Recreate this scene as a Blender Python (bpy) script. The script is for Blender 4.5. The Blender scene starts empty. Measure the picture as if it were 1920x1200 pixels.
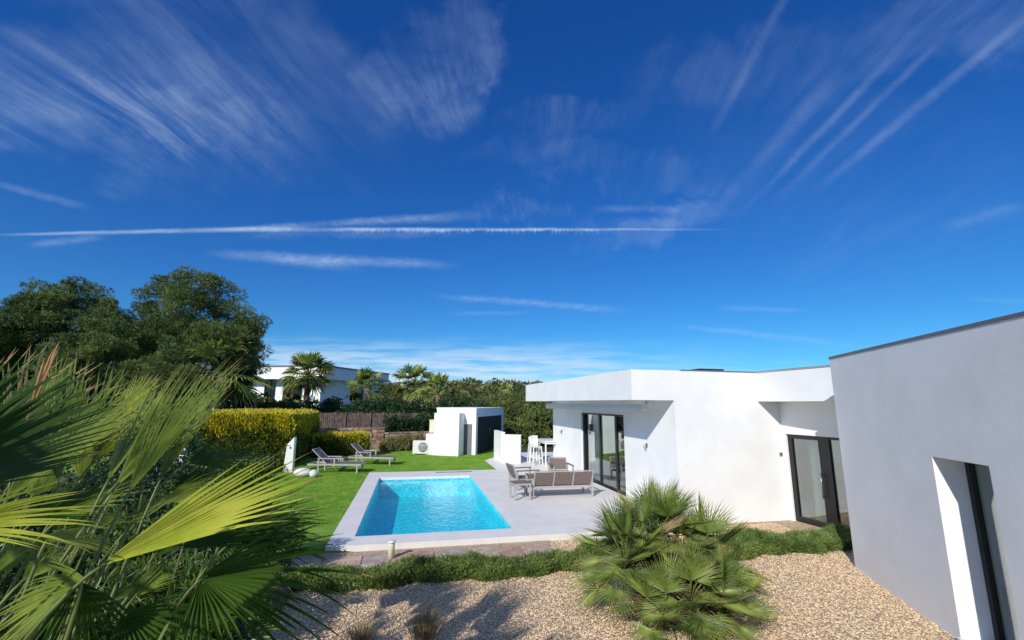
import bpy, math, random
import numpy as np
from mathutils import Vector, Matrix
rng = np.random.default_rng(7); random.seed(7)
C = bpy.context.scene.collection
scene = bpy.context.scene
R = math.radians

# ------------------------------------------------------------------ camera, sky, sun, exposure
CAM_H = 2.65; FPX = 826.8; YAW = R(12.6); PITCH = R(10.73); ROLL = R(.565)
f0 = Vector((math.sin(YAW), math.cos(YAW), 0)); r0 = Vector((math.cos(YAW), -math.sin(YAW), 0)); u0 = Vector((0, 0, 1))
FWD = f0*math.cos(PITCH)+u0*math.sin(PITCH); UP_ = -f0*math.sin(PITCH)+u0*math.cos(PITCH)
RIGHT = r0*math.cos(ROLL)+UP_*math.sin(ROLL); UP = -r0*math.sin(ROLL)+UP_*math.cos(ROLL)
cam_data = bpy.data.cameras.new('camera'); cam = bpy.data.objects.new('camera', cam_data); C.objects.link(cam)
cam_data.sensor_width = 36; cam_data.lens = 36*FPX/1920; cam_data.clip_start = .05; cam_data.clip_end = 3000
cam.matrix_world = Matrix(((RIGHT.x, UP.x, -FWD.x, 0), (RIGHT.y, UP.y, -FWD.y, 0), (RIGHT.z, UP.z, -FWD.z, CAM_H), (0, 0, 0, 1)))
scene.camera = cam
CP = Vector((0, 0, CAM_H))
def ray(px, py): return FWD+RIGHT*((px-960)/FPX)+UP*((600-py)/FPX)
def atY(px, py, y): d = ray(px, py); return CP+d*(y/d.y)
def atZ(px, py, z): d = ray(px, py); return CP+d*((z-CAM_H)/d.z)
def at(px, py, depth): return CP+ray(px, py)*depth

SUN_T = Vector((.541, .674, -.5025)).normalized()       # direction sunlight travels
sd = bpy.data.lights.new('sun', 'SUN'); sd.energy = 3.7; sd.angle = R(.53); sd.color = (1, .955, .88)
so = bpy.data.objects.new('sun', sd); C.objects.link(so); so.rotation_euler = SUN_T.to_track_quat('-Z', 'Y').to_euler(); so.location = (-20, -20, 30)
scene.view_settings.view_transform = 'Standard'; scene.view_settings.look = 'None'; scene.view_settings.gamma = 1
scene.view_settings.exposure = 0.12
scene.view_settings.use_curve_mapping = False
scene.cycles.max_bounces = 8; scene.cycles.transparent_max_bounces = 24

W = bpy.data.worlds.new('World'); scene.world = W; W.use_nodes = True
nt = W.node_tree; nt.nodes.clear()
class N:
    """one scalar socket, with arithmetic that adds math nodes"""
    tree = None
    def __init__(s, sock): s.s = sock
    @staticmethod
    def m(op, *a, clamp=False):
        n = N.tree.nodes.new('ShaderNodeMath'); n.operation = op; n.use_clamp = clamp
        for i, v in enumerate(a):
            if isinstance(v, N): N.tree.links.new(v.s, n.inputs[i])
            else: n.inputs[i].default_value = v
        return N(n.outputs[0])
    def __add__(s, o): return N.m('ADD', s, o)
    __radd__ = __add__
    def __sub__(s, o): return N.m('SUBTRACT', s, o)
    def __rsub__(s, o): return N.m('SUBTRACT', o, s)
    def __mul__(s, o): return N.m('MULTIPLY', s, o)
    __rmul__ = __mul__
    def __truediv__(s, o): return N.m('DIVIDE', s, o)
    def abs(s): return N.m('ABSOLUTE', s)
    def clamp(s): return N.m('ADD', s, 0., clamp=True)
def sstep(x, a, b):
    n = N.tree.nodes.new('ShaderNodeMapRange'); n.interpolation_type = 'SMOOTHSTEP'
    N.tree.links.new(x.s, n.inputs[0])
    lo, hi = (a, b) if a < b else (b, a)
    n.inputs[1].default_value = lo; n.inputs[2].default_value = hi
    n.inputs[3].default_value = 0 if a < b else 1; n.inputs[4].default_value = 1 if a < b else 0
    return N(n.outputs[0])
def comb(x, y, z=0.):
    n = N.tree.nodes.new('ShaderNodeCombineXYZ')
    for i, v in enumerate((x, y, z)):
        if isinstance(v, N): N.tree.links.new(v.s, n.inputs[i])
        else: n.inputs[i].default_value = v
    return n.outputs[0]
def noise(vec, scale, detail=4, rough=.55, dist=0.):
    n = N.tree.nodes.new('ShaderNodeTexNoise'); n.inputs['Scale'].default_value = scale; n.inputs['Detail'].default_value = detail
    n.inputs['Roughness'].default_value = rough; n.inputs['Distortion'].default_value = dist
    if vec is not None: N.tree.links.new(vec, n.inputs['Vector'])
    return N(n.outputs[0])
N.tree = nt
tc = nt.nodes.new('ShaderNodeTexCoord'); sep = nt.nodes.new('ShaderNodeSeparateXYZ'); nt.links.new(tc.outputs['Generated'], sep.inputs[0])
dx, dy, dz = (N(sep.outputs[i]) for i in range(3))
# gnomonic coordinates of the northern half of the sky (axis f0): great circles are straight lines
fd = dx*math.sin(YAW)+dy*math.cos(YAW)
rd = dx*math.cos(YAW)-dy*math.sin(YAW)
fdm = N.m('MAXIMUM', fd, .02)
U, V = rd/fdm, dz/fdm
front = sstep(fd, .02, .12)
def uv(px, py):
    d = ray(px, py); g = d.dot(f0); return d.dot(r0)/g, d.z/g
# cloud sheet coordinates, streaks run along azimuth 19 degrees
zz = N.m('MAXIMUM', dz, 0.)+.06
px_, py_ = dx/zz, dy/zz
SA = R(19)
al = px_*math.sin(SA)+py_*math.cos(SA); ac = px_*math.cos(SA)-py_*math.sin(SA)
warp = noise(comb(ac*.9, al*.5), 1.0, 3)
streak = noise(comb(ac*4.2+warp*2.2, al*.42+warp*.8), 1.9, 10, .68)
puff = noise(comb(ac*1.5+warp*1.5, al*.9+warp*.6), 2.0, 9, .66)
fine = noise(comb(ac*11+warp*5, al*2.2), 2.6, 7, .7)
broad = noise(comb(ac*.8, al*.5, 3.3), 1.1, 3)
wn1 = noise(comb(U*1., V*1.), 3.2, 5, .6); wn2 = noise(comb(U*1., V*1., 5.), 3.2, 5, .6)
Uw = U+(wn1-.5)*.55; Vw = V+(wn2-.5)*.45
def ell(cx, cy, rx, ry, rot=0):
    """soft ellipse in the sky round the direction of a picture point"""
    u1, v1 = uv(cx, cy); a = (Uw-u1); b = (Vw-v1)
    c, s = math.cos(rot), math.sin(rot)
    x = (a*c+b*s)*(1/(rx/FPX)); y = (b*c-a*s)*(1/(ry/FPX))
    return sstep(x*x+y*y, 1., .0)
veil = sstep(streak*.5+puff*.38+fine*.12, .40, .68)
thin = sstep(puff*.6+streak*.4, .30, .70)
c1 = (veil*.75+thin*.25)*(ell(100, 175, 620, 200, R(-14))*1.0+ell(420, 60, 560, 220, R(-35))*.75+ell(810, 110, 120, 230, R(-30))*.9).clamp()
c1b = sstep(streak*.4+fine*.3+puff*.3, .40, .66)*(ell(270, 215, 330, 80, R(-12))*1.0+ell(850, 140, 75, 190, R(-32))*.7+ell(970, 378, 110, 40)*1.0+ell(1060, 215, 190, 60)*.5).clamp()
c2 = (veil*.7+thin*.3)*(ell(1450, 130, 380, 130, R(12))*.75+ell(1800, 40, 400, 130, R(10))*.8+ell(1120, 305, 320, 60, R(-10))*.7+ell(1600, 350, 480, 240)*.32+ell(1230, 410, 200, 50)*.9).clamp()
nz_u = noise(comb(U*1., V*1.), 9., 5, .6)
nz_m = noise(comb(U*1., V*1.), 32., 4, .6)
nz_a = noise(comb(U*1., V*1., 9.), 6., 4, .6)
nz_f = noise(comb(U*1., V*2.), 60., 5, .7)
def trail(x0, y0, x1, y1, w0, w1, amt, rough=.5, below=False):
    """band of cloud along a great circle, width in thousandths of a radian-like unit"""
    (a0, b0), (a1, b1) = uv(x0, y0), uv(x1, y1)
    L = math.hypot(a1-a0, b1-b0); ex, ey = (a1-a0)/L, (b1-b0)/L
    p = U-a0; q = V-b0
    t = (p*ex+q*ey)*(1/L); s = q*ex-p*ey
    s = s+(nz_u-.5)*(.020*rough)+(nz_m-.5)*(.010*rough+.001)
    w = t.clamp()*((w1-w0)/FPX)+w0/FPX
    body = sstep(s.abs()/w, 1.35, 0.)
    ends = sstep(t, 0., .3)*sstep(t, 1., .7)*(sstep(nz_a, .28, .6)*.65+.35)
    tex = sstep(nz_f, .5-.35*1, .5+.25) if rough else 1.
    r = body*ends*amt
    return r*(tex*rough+(1-rough)) if rough else r
N_tr = [trail(-60, 441, 620, 427, 3, 7, .85, .25), trail(330, 430, 1400, 430.5, 6, 2.5, 1.1, .3),
        trail(380, 432, 930, 402, 4, 13, .6, .8), trail(900, 440, 420, 436, 8, 14, .35, 1.),
        trail(40, 460, 210, 443, 9, 9, .35, .6), trail(370, 473, 700, 497, 8, 20, .5, .7), trail(480, 482, 880, 498, 12, 10, .5, .7),
        trail(790, 553, 1200, 584, 7, 8, .45, .9), trail(1100, 393, 1300, 391, 9, 10, .3, .8), trail(-40, 335, 180, 395, 8, 9, .3, .6),
        trail(1380, 410, 1700, 80, 8, 12, .27, .5), trail(1430, 400, 1800, 40, 7, 11, .20, .5), trail(1310, 430, 1600, 110, 14, 20, .17, .6), trail(1490, 390, 1990, -20, 12, 13, .28, .4),
        trail(1320, 280, 1500, -60, 11, 13, .17, .6), trail(1240, 607, 1640, 652, 6, 8, .35, .7), trail(1330, 577, 1530, 582, 6, 6, .25, .7), trail(1750, 430, 1940, 380, 14, 14, .2, .6),
        trail(1130, 420, 1290, 418, 12, 14, .3, 1.), trail(830, 588, 1010, 586, 5, 5, .2, .7), trail(1800, 560, 1960, 568, 6, 6, .2, .7)]
# cirrostratus bank low over the horizon
bandn = noise(comb(U*2.2, V*26.), 2.4, 6, .6)
bank = sstep(V+(nz_u-.5)*.035, .155, .075)*sstep(U+(nz_u-.5)*.3, .62, -.05)*(sstep(bandn, .34, .60)*.75+.12)
bank2 = sstep(V+(nz_u-.5)*.02, .115, .05)*(sstep(bandn, .40, .66)*.5+.06)
drip_s = V-(uv(500, 428)[1]+(U-uv(500, 428)[0])*((uv(1275, 430)[1]-uv(500, 428)[1])/(uv(1275, 430)[0]-uv(500, 428)[0])))
comb_ = N.m('SINE', U*520+nz_u*40)*.5+.5
drip = comb_*sstep(drip_s, -.017, -.002)*sstep(drip_s, .003, -.003)*sstep(U, -.48, -.36)*sstep(U, .34, .10)*sstep(nz_m, .38, .62)*.30
tot = c1*.20+c1b*.17+c2*.14+drip
for t_ in N_tr: tot = tot+t_*.52
tot = N.m('MINIMUM', tot, .85)
tot = N.m('MAXIMUM', tot, N.m('MAXIMUM', bank, bank2))*front
# thin cirrus over the unseen sky, added to brighten and whiten the fill light
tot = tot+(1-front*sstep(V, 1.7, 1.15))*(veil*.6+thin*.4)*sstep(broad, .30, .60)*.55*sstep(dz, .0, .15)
sky = nt.nodes.new('ShaderNodeTexSky'); sky.sky_type = 'NISHITA'; sky.sun_disc = False
sky.sun_elevation = math.asin(-SUN_T.z); sky.sun_rotation = math.atan2(-SUN_T.x, -SUN_T.y) % (2*math.pi)
sky.altitude = 300; sky.air_density = 1.0; sky.dust_density = .1; sky.ozone_density = 4.0
hs = nt.nodes.new('ShaderNodeHueSaturation'); hs.inputs['Saturation'].default_value = 1.28; hs.inputs['Value'].default_value = 1.0
nt.links.new(sky.outputs[0], hs.inputs['Color'])
mixc = nt.nodes.new('ShaderNodeMix'); mixc.data_type = 'RGBA'
sc_ = nt.nodes.new('ShaderNodeSeparateColor'); nt.links.new(hs.outputs[0], sc_.inputs[0])
cc_ = nt.nodes.new('ShaderNodeCombineColor')
for i_, (k_, g_, r_) in enumerate(((.0073, .78, .0103), (.0600, .97, .0762), (.2650, .86, .2232))):   # deep saturated winter blue
    v_ = N.m('POWER', N(sc_.outputs[i_])*(.1/r_), g_)*(k_/.1); nt.links.new(v_.s, cc_.inputs[i_])
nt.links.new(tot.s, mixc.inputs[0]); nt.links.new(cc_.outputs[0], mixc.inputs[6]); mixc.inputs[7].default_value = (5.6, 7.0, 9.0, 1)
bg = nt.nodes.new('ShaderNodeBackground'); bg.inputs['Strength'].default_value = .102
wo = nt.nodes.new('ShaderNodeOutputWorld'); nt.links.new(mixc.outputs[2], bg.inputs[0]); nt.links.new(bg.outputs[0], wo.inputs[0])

# ------------------------------------------------------------------ object helpers
def tag(o, label=None, cat=None, group=None, kind=None):
    if label: o['label'] = label
    if cat: o['category'] = cat
    if group: o['group'] = group
    if kind: o['kind'] = kind
    return o
def empty(name, loc=(0, 0, 0), rz=0., label=None, cat=None, group=None, kind=None):
    o = bpy.data.objects.new(name, None); C.objects.link(o); o.location = loc; o.rotation_euler = (0, 0, rz); o.empty_display_size = .2
    return tag(o, label, cat, group, kind)
def link(name, me, parent=None, loc=None):
    o = bpy.data.objects.new(name, me); C.objects.link(o)
    if parent: o.parent = parent
    if loc is not None: o.location = loc
    return o
def copy_tree(o, parent=None):
    c = o.copy(); C.objects.link(c); c.parent = parent
    for ch in [x for x in bpy.data.objects if x.parent == o]: copy_tree(ch, c)
    return c
class MB:
    def __init__(s): s.v = []; s.f = []; s.mi = []; s.sm = []
    def add(s, vs, fs, m=0, smooth=False):
        b = len(s.v); s.v += [tuple(v) for v in vs]; s.f += [tuple(b+i for i in f) for f in fs]; s.mi += [m]*len(fs); s.sm += [smooth]*len(fs); return s
    def box(s, x0, y0, z0, x1, y1, z1, m=0, M=None):
        v = [Vector(p) for p in ((x0, y0, z0), (x1, y0, z0), (x1, y1, z0), (x0, y1, z0), (x0, y0, z1), (x1, y0, z1), (x1, y1, z1), (x0, y1, z1))]
        if M: v = [M@p for p in v]
        return s.add(v, [(0, 3, 2, 1), (4, 5, 6, 7), (0, 1, 5, 4), (1, 2, 6, 5), (2, 3, 7, 6), (3, 0, 4, 7)], m)
    def bar(s, a, b, w, h, up=(0, 0, 1), m=0):
        a, b = Vector(a), Vector(b); d = (b-a).normalized(); u = Vector(up)
        if abs(d.dot(u)) > .95: u = Vector((0, 1, 0))
        x = d.cross(u).normalized(); y = x.cross(d).normalized()
        o = [x*w/2+y*h/2, -x*w/2+y*h/2, -x*w/2-y*h/2, x*w/2-y*h/2]
        v = [a+k for k in o]+[b+k for k in o]
        return s.add(v, [(0, 1, 2, 3), (7, 6, 5, 4), (0, 4, 5, 1), (1, 5, 6, 2), (2, 6, 7, 3), (3, 7, 4, 0)], m)
    def tube(s, pts, rad, n=8, m=0):
        pts = [Vector(p) for p in pts]; rad = rad if hasattr(rad, '__len__') else [rad]*len(pts); vs = []; fs = []
        for i, p in enumerate(pts):
            d = (pts[min(i+1, len(pts)-1)]-pts[max(i-1, 0)]).normalized(); u = Vector((0, 0, 1)) if abs(d.z) < .9 else Vector((1, 0, 0))
            x = d.cross(u).normalized(); y = d.cross(x)
            for k in range(n): a = 2*math.pi*k/n; vs.append(p+(x*math.cos(a)+y*math.sin(a))*rad[i])
        for i in range(len(pts)-1):
            for k in range(n): fs.append((i*n+k, i*n+(k+1) % n, (i+1)*n+(k+1) % n, (i+1)*n+k))
        fs.append(tuple(range(n))[::-1]); fs.append(tuple((len(pts)-1)*n+k for k in range(n)))
        return s.add(vs, fs, m, True)
    def prism(s, poly, z0, z1, m=0):
        n = len(poly); v = [(p[0], p[1], z0) for p in poly]+[(p[0], p[1], z1) for p in poly]
        return s.add(v, [tuple(range(n))[::-1], tuple(range(n, 2*n))]+[(i, (i+1) % n, n+(i+1) % n, n+i) for i in range(n)], m)
    def lathe(s, prof, n=16, c=(0, 0, 0), m=0, sx=1., sy=1.):
        vs = []; fs = []
        for r, z in prof:
            for k in range(n): a = 2*math.pi*k/n; vs.append((c[0]+r*math.cos(a)*sx, c[1]+r*math.sin(a)*sy, c[2]+z))
        for i in range(len(prof)-1):
            for k in range(n): fs.append((i*n+k, i*n+(k+1) % n, (i+1)*n+(k+1) % n, (i+1)*n+k))
        fs.append(tuple(range(n))[::-1]); fs.append(tuple((len(prof)-1)*n+k for k in range(n)))
        return s.add(vs, fs, m, True)
    def build(s, name, mats, parent=None, bevel=0., loc=None):
        me = bpy.data.meshes.new(name); me.from_pydata(s.v, [], s.f)
        for m in (mats if isinstance(mats, (list, tuple)) else [mats]): me.materials.append(m)
        me.polygons.foreach_set('material_index', s.mi); me.polygons.foreach_set('use_smooth', s.sm); me.update()
        o = link(name, me, parent, loc)
        if bevel:
            b = o.modifiers.new('bevel', 'BEVEL'); b.width = bevel; b.segments = 2; b.limit_method = 'ANGLE'; b.angle_limit = R(40)
        return o
def tri_mesh(name, T, mats, mi=None, smooth=False):
    """T: (n,3,3) array of triangles"""
    n = len(T); me = bpy.data.meshes.new(name); me.vertices.add(n*3); me.loops.add(n*3); me.polygons.add(n)
    me.vertices.foreach_set('co', np.ascontiguousarray(T, dtype=np.float32).ravel())
    me.loops.foreach_set('vertex_index', np.arange(n*3, dtype=np.int32))
    me.polygons.foreach_set('loop_start', np.arange(0, n*3, 3, dtype=np.int32))
    for m in (mats if isinstance(mats, (list, tuple)) else [mats]): me.materials.append(m)
    if mi is not None: me.polygons.foreach_set('material_index', np.asarray(mi, dtype=np.int32))
    me.update(); me.validate(); return me
def unit(v): return v/np.maximum(np.linalg.norm(v, axis=-1, keepdims=True), 1e-9)
def rdir(n): return unit(rng.normal(size=(n, 3)))
def blades(P, D, L, w, bend=0.):
    """thin leaf at each P pointing along D: two triangles (a kite)"""
    n = len(P); S = unit(np.cross(D, rdir(n))); L = np.broadcast_to(L, (n,))[:, None]; w = np.broadcast_to(w, (n,))[:, None]
    mid = P+D*L*.45; tip = P+D*L; tip[:, 2] -= (bend*L)[:, 0]
    a = mid+S*w*.5; b = mid-S*w*.5
    return np.concatenate([np.stack([P, a, b], 1), np.stack([b, a, tip], 1)])
def tufts(P, D, k, L, w, spread=.8):
    """k blades fanning out round D from each P"""
    Pk = np.repeat(P, k, 0); Dk = unit(np.repeat(D, k, 0)+rdir(len(Pk))*spread); n = len(Pk)
    return blades(Pk, Dk, L*rng.uniform(.6, 1.15, n), w)
def shell(c, r, n, fill=.35):
    """points near the surface of an ellipsoid with outward directions"""
    d = rdir(n); q = (1-fill*rng.random(n)**1.5)[:, None]
    return np.asarray(c)+d*q*np.asarray(r), unit(d/np.asarray(r))

# ------------------------------------------------------------------ materials
def mat(name, col, rough=.6, var=0., scale=8., bump=0., bscale=60., metal=0., spec=.5, col2=None, trans=0., detail=5, obj_rand=0.):
    m = bpy.data.materials.new(name); m.use_nodes = True; t = m.node_tree; N.tree = t
    b = t.nodes['Principled BSDF']; b.inputs['Roughness'].default_value = rough; b.inputs['Metallic'].default_value = metal
    b.inputs['Specular IOR Level'].default_value = spec
    co = t.nodes.new('ShaderNodeTexCoord').outputs['Object']
    if var or col2:
        nz = noise(co, scale, detail, .6)
        mx = t.nodes.new('ShaderNodeMix'); mx.data_type = 'RGBA'
        k = sstep(nz, .35, .65)
        if obj_rand:
            oi = t.nodes.new('ShaderNodeObjectInfo'); k = (k*(1-obj_rand)+N(oi.outputs['Random'])*obj_rand).clamp()
        t.links.new(k.s, mx.inputs[0])
        c2 = col2 or tuple(min(1, c*(1+var)) for c in col); c1 = col if col2 else tuple(c*(1-var) for c in col)
        mx.inputs[6].default_value = (*c1, 1); mx.inputs[7].default_value = (*c2, 1)
        t.links.new(mx.outputs[2], b.inputs['Base Color']); cs = mx.outputs[2]
    else:
        b.inputs['Base Color'].default_value = (*col, 1); cs = None
    if bump:
        nb = noise(co, bscale, 5, .6); bp = t.nodes.new('ShaderNodeBump'); bp.inputs['Strength'].default_value = bump; bp.inputs['Distance'].default_value = .02
        t.links.new(nb.s, bp.inputs['Height']); t.links.new(bp.outputs[0], b.inputs['Normal'])
    if trans:
        tr = t.nodes.new('ShaderNodeBsdfTranslucent'); ms = t.nodes.new('ShaderNodeMixShader'); ms.inputs[0].default_value = trans
        if cs: t.links.new(cs, tr.inputs[0])
        else: tr.inputs[0].default_value = (*col, 1)
        t.links.new(b.outputs[0], ms.inputs[1]); t.links.new(tr.outputs[0], ms.inputs[2]); t.links.new(ms.outputs[0], t.nodes['Material Output'].inputs[0])
    return m
M = {}
M['render'] = mat('white_render', (.88, .875, .865), .85, .035, 1.1, .4, 70, spec=.2)
M['roofgrey'] = mat('roof_membrane', (.45, .45, .44), .9, .1, 2)
M['coping'] = mat('metal_coping', (.17, .17, .18), .5, .05)
M['alu'] = mat('dark_frame', (.012, .013, .015), .35)
M['white_metal'] = mat('white_metal', (.72, .72, .70), .4, .04)
M['furn_metal'] = mat('furniture_metal', (.40, .375, .355), .45, .04)
M['taupe'] = mat('taupe_mesh', (.19, .145, .13), .7, .12, 30)
M['stone_pav'] = None
M['plastic'] = mat('white_plastic', (.78, .77, .72), .4)
M['cream'] = mat('cream_panel', (.72, .68, .48), .6, .05)
M['greydoor'] = mat('grey_door', (.17, .165, .17), .6, .06)
M['blackdoor'] = mat('black_door', (.006, .005, .006), .6, .3, 4)
M['steel'] = mat('steel', (.5, .5, .5), .25, metal=1.)
M['bark'] = mat('bark', (.11, .075, .05), .9, .35, 6, .6, 25)
M['palmbark'] = mat('palm_bark', (.17, .10, .06), .9, .4, 9, .8, 25)
M['fibre'] = mat('brown_fibre', (.16, .09, .05), .95, .4, 12)
M['interior'] = mat('interior_white', (.62, .61, .58), .8)
M['floor_in'] = mat('interior_floor', (.35, .33, .30), .3)
M['dark_in'] = mat('dark_furniture', (.05, .04, .035), .5)
M['curtain'] = mat('curtain', (.75, .76, .74), .9, .03)
M['mulch'] = mat('dark_soil', (.10, .075, .055), .95, .4, 7, .6, 30)
# plants
M['leaf_dark'] = mat('leaf_dark', (.030, .085, .012), .40, col2=(.08, .16, .022), scale=3, trans=.3)  # darkened copy: shade on the lower foreground leaves put into the colour
M['leaf_mid'] = mat('leaf_mid', (.17, .25, .035), .42, col2=(.40, .46, .09), scale=3, trans=.3)
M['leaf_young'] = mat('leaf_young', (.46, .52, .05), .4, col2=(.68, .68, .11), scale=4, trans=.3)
M['leaf_old'] = mat('leaf_old', (.20, .22, .06), .6, col2=(.34, .27, .12), scale=5, trans=.2)
M['leaf_tip'] = mat('leaf_tip', (.34, .30, .09), .7, col2=(.46, .33, .15), scale=14, trans=.2)
M['leaf_dry'] = mat('leaf_dry', (.42, .24, .10), .8, .3, 6)
M['chama'] = mat('fan_palm_leaf', (.08, .15, .03), .42, col2=(.34, .42, .09), scale=2.2, trans=.22)
M['chama_dry'] = mat('fan_palm_dry', (.35, .25, .12), .8, .3, 6)
M['petiole'] = mat('petiole', (.13, .17, .04), .5, .2)
M['pine'] = mat('pine_needles', (.045, .088, .018), .6, col2=(.155, .205, .050), scale=.55, trans=.15)
M['pine2'] = mat('pine_needles_fresh', (.08, .135, .026), .6, col2=(.22, .27, .065), scale=.7, trans=.15)
M['gold'] = mat('golden_conifer', (.50, .44, .02), .6, col2=(.74, .62, .04), scale=5, trans=.2)
M['hedge_g'] = mat('conifer_green', (.06, .11, .012), .6, col2=(.19, .22, .025), scale=3, trans=.15)
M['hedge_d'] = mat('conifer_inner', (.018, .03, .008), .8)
M['rosemary'] = mat('rosemary', (.085, .14, .03), .5, col2=(.25, .33, .08), scale=4, trans=.15)
M['shrub'] = mat('shrub_leaf', (.05, .10, .016), .4, col2=(.14, .22, .03), scale=3, trans=.2)
M['oleander'] = mat('dense_shrub', (.018, .055, .015), .45, col2=(.045, .10, .03), scale=1.2, trans=.15)
M['wood1'] = mat('wood_leaf', (.055, .085, .018), .7, col2=(.19, .21, .05), scale=.10, trans=.1)
M['drygrass'] = mat('dry_grass', (.30, .22, .11), .8, .3, 8, trans=.15)
M['reed'] = mat('reed_fence', (.14, .10, .085), .9, .35, 5)
STC = [(.36, .22, .13), (.26, .15, .10), (.42, .31, .21), (.30, .24, .22), (.46, .36, .27), (.22, .13, .10)]
for i, c in enumerate(STC): M['st%d' % i] = mat('stone_%d' % i, c, .85, .22, 9, .5, 40)
FLC = [(.56, .38, .28), (.46, .29, .21), (.62, .48, .37), (.44, .35, .30), (.54, .43, .33)]
for i, c in enumerate(FLC): M['fl%d' % i] = mat('flagstone_%d' % i, c, .8, .2, 5, .35, 30)

def pav_mat():
    m = mat('pale_terrace_tile', (.78, .75, .71), .7, .04, 2.0, .12, 120, spec=.25); t = m.node_tree; N.tree = t
    b = t.nodes['Principled BSDF']; src = b.inputs['Base Color'].links[0].from_socket
    co = t.nodes.new('ShaderNodeTexCoord').outputs['Object']; br = t.nodes.new('ShaderNodeTexBrick'); t.links.new(co, br.inputs[0])
    br.offset = 0; br.inputs['Scale'].default_value = 1; br.inputs['Brick Width'].default_value = .6; br.inputs['Row Height'].default_value = .6; br.inputs['Mortar Size'].default_value = .004
    br.inputs['Color1'].default_value = (1, 1, 1, 1); br.inputs['Color2'].default_value = (.965, .965, .965, 1); br.inputs['Mortar'].default_value = (.86, .86, .86, 1)
    mx = t.nodes.new('ShaderNodeMix'); mx.data_type = 'RGBA'; mx.blend_type = 'MULTIPLY'; mx.inputs[0].default_value = 1
    t.links.new(src, mx.inputs[6]); t.links.new(br.outputs[0], mx.inputs[7]); t.links.new(mx.outputs[2], b.inputs['Base Color']); return m
M['pav'] = pav_mat()
def lawn_mat():
    m = mat('artificial_grass', (.17, .33, .03), .75, spec=.2, col2=(.25, .43, .05), scale=2.2, detail=8, bump=.7, bscale=160); return m
M['lawn'] = lawn_mat()
def gravel_mat():
    m = bpy.data.materials.new('gravel_bed'); m.use_nodes = True; t = m.node_tree; N.tree = t; b = t.nodes['Principled BSDF']; b.inputs['Roughness'].default_value = .9
    co = t.nodes.new('ShaderNodeTexCoord').outputs['Object']; v = t.nodes.new('ShaderNodeTexVoronoi'); v.inputs['Scale'].default_value = 48; t.links.new(co, v.inputs['Vector'])
    s = t.nodes.new('ShaderNodeSeparateColor'); t.links.new(v.outputs['Color'], s.inputs[0])
    r = t.nodes.new('ShaderNodeValToRGB'); e = r.color_ramp.elements
    e[0].color = (.30, .19, .11, 1); e[1].color = (.66, .54, .40, 1); a = e.new(.4); a.color = (.50, .36, .23, 1); a = e.new(.7); a.color = (.56, .42, .28, 1)
    t.links.new(s.outputs[0], r.inputs[0]); t.links.new(r.outputs[0], b.inputs['Base Color'])
    bp = t.nodes.new('ShaderNodeBump'); bp.inputs['Strength'].default_value = .9; bp.inputs['Distance'].default_value = .02; bp.invert = True
    t.links.new(v.outputs['Distance'], bp.inputs['Height']); t.links.new(bp.outputs[0], b.inputs['Normal']); return m
M['gravel'] = gravel_mat()
PEB = [(.80, .58, .35), (.74, .51, .30), (.84, .67, .44), (.66, .45, .27), (.76, .58, .41), (.80, .60, .35)]
for i, c in enumerate(PEB): M['pb%d' % i] = mat('pebble_%d' % i, c, .8, .12, 20)
def glass_mat(name, tint, base):
    m = bpy.data.materials.new(name); m.use_nodes = True; t = m.node_tree; t.nodes.clear(); N.tree = t
    o = t.nodes.new('ShaderNodeOutputMaterial'); fr = t.nodes.new('ShaderNodeLayerWeight'); fr.inputs[0].default_value = .5
    g = t.nodes.new('ShaderNodeBsdfGlossy'); g.inputs['Roughness'].default_value = .0; g.inputs[0].default_value = (.92, .95, .95, 1)
    tr = t.nodes.new('ShaderNodeBsdfTransparent'); tr.inputs[0].default_value = (*tint, 1)
    ms = t.nodes.new('ShaderNodeMixShader'); k = (N.m('POWER', N(fr.outputs['Facing']), 4.)*.85+base).clamp()
    t.links.new(k.s, ms.inputs[0]); t.links.new(tr.outputs[0], ms.inputs[1]); t.links.new(g.outputs[0], ms.inputs[2]); t.links.new(ms.outputs[0], o.inputs[0]); return m
M['glass_dark'] = glass_mat('dark_window_glass', (.35, .38, .38), .05)
M['glass'] = glass_mat('window_glass', (.62, .70, .68), .24)
def water_mat():
    m = bpy.data.materials.new('pool_water'); m.use_nodes = True; t = m.node_tree; t.nodes.clear(); N.tree = t
    o = t.nodes.new('ShaderNodeOutputMaterial'); fr = t.nodes.new('ShaderNodeLayerWeight'); fr.inputs[0].default_value = .5
    co = t.nodes.new('ShaderNodeTexCoord').outputs['Object']
    mp = t.nodes.new('ShaderNodeMapping'); mp.inputs['Scale'].default_value = (1, .6, 1); t.links.new(co, mp.inputs[0])
    h = noise(mp.outputs[0], 5.5, 4, .55, .6)+noise(mp.outputs[0], 16., 3, .5, .8)*.35
    bp = t.nodes.new('ShaderNodeBump'); bp.inputs['Strength'].default_value = .34; bp.inputs['Distance'].default_value = .05
    t.links.new(h.s, bp.inputs['Height'])
    g = t.nodes.new('ShaderNodeBsdfGlossy'); g.inputs['Roughness'].default_value = .02; t.links.new(bp.outputs[0], g.inputs['Normal']); t.links.new(bp.outputs[0], fr.inputs['Normal']); k_ = N.m('POWER', N(fr.outputs['Facing']), 5.)*.9+.02
    tr = t.nodes.new('ShaderNodeBsdfTransparent'); tr.inputs[0].default_value = (.44, .96, .98, 1)
    ms = t.nodes.new('ShaderNodeMixShader'); t.links.new(k_.s, ms.inputs[0]); t.links.new(tr.outputs[0], ms.inputs[1]); t.links.new(g.outputs[0], ms.inputs[2]); t.links.new(ms.outputs[0], o.inputs[0]); return m
M['water'] = water_mat()
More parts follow.
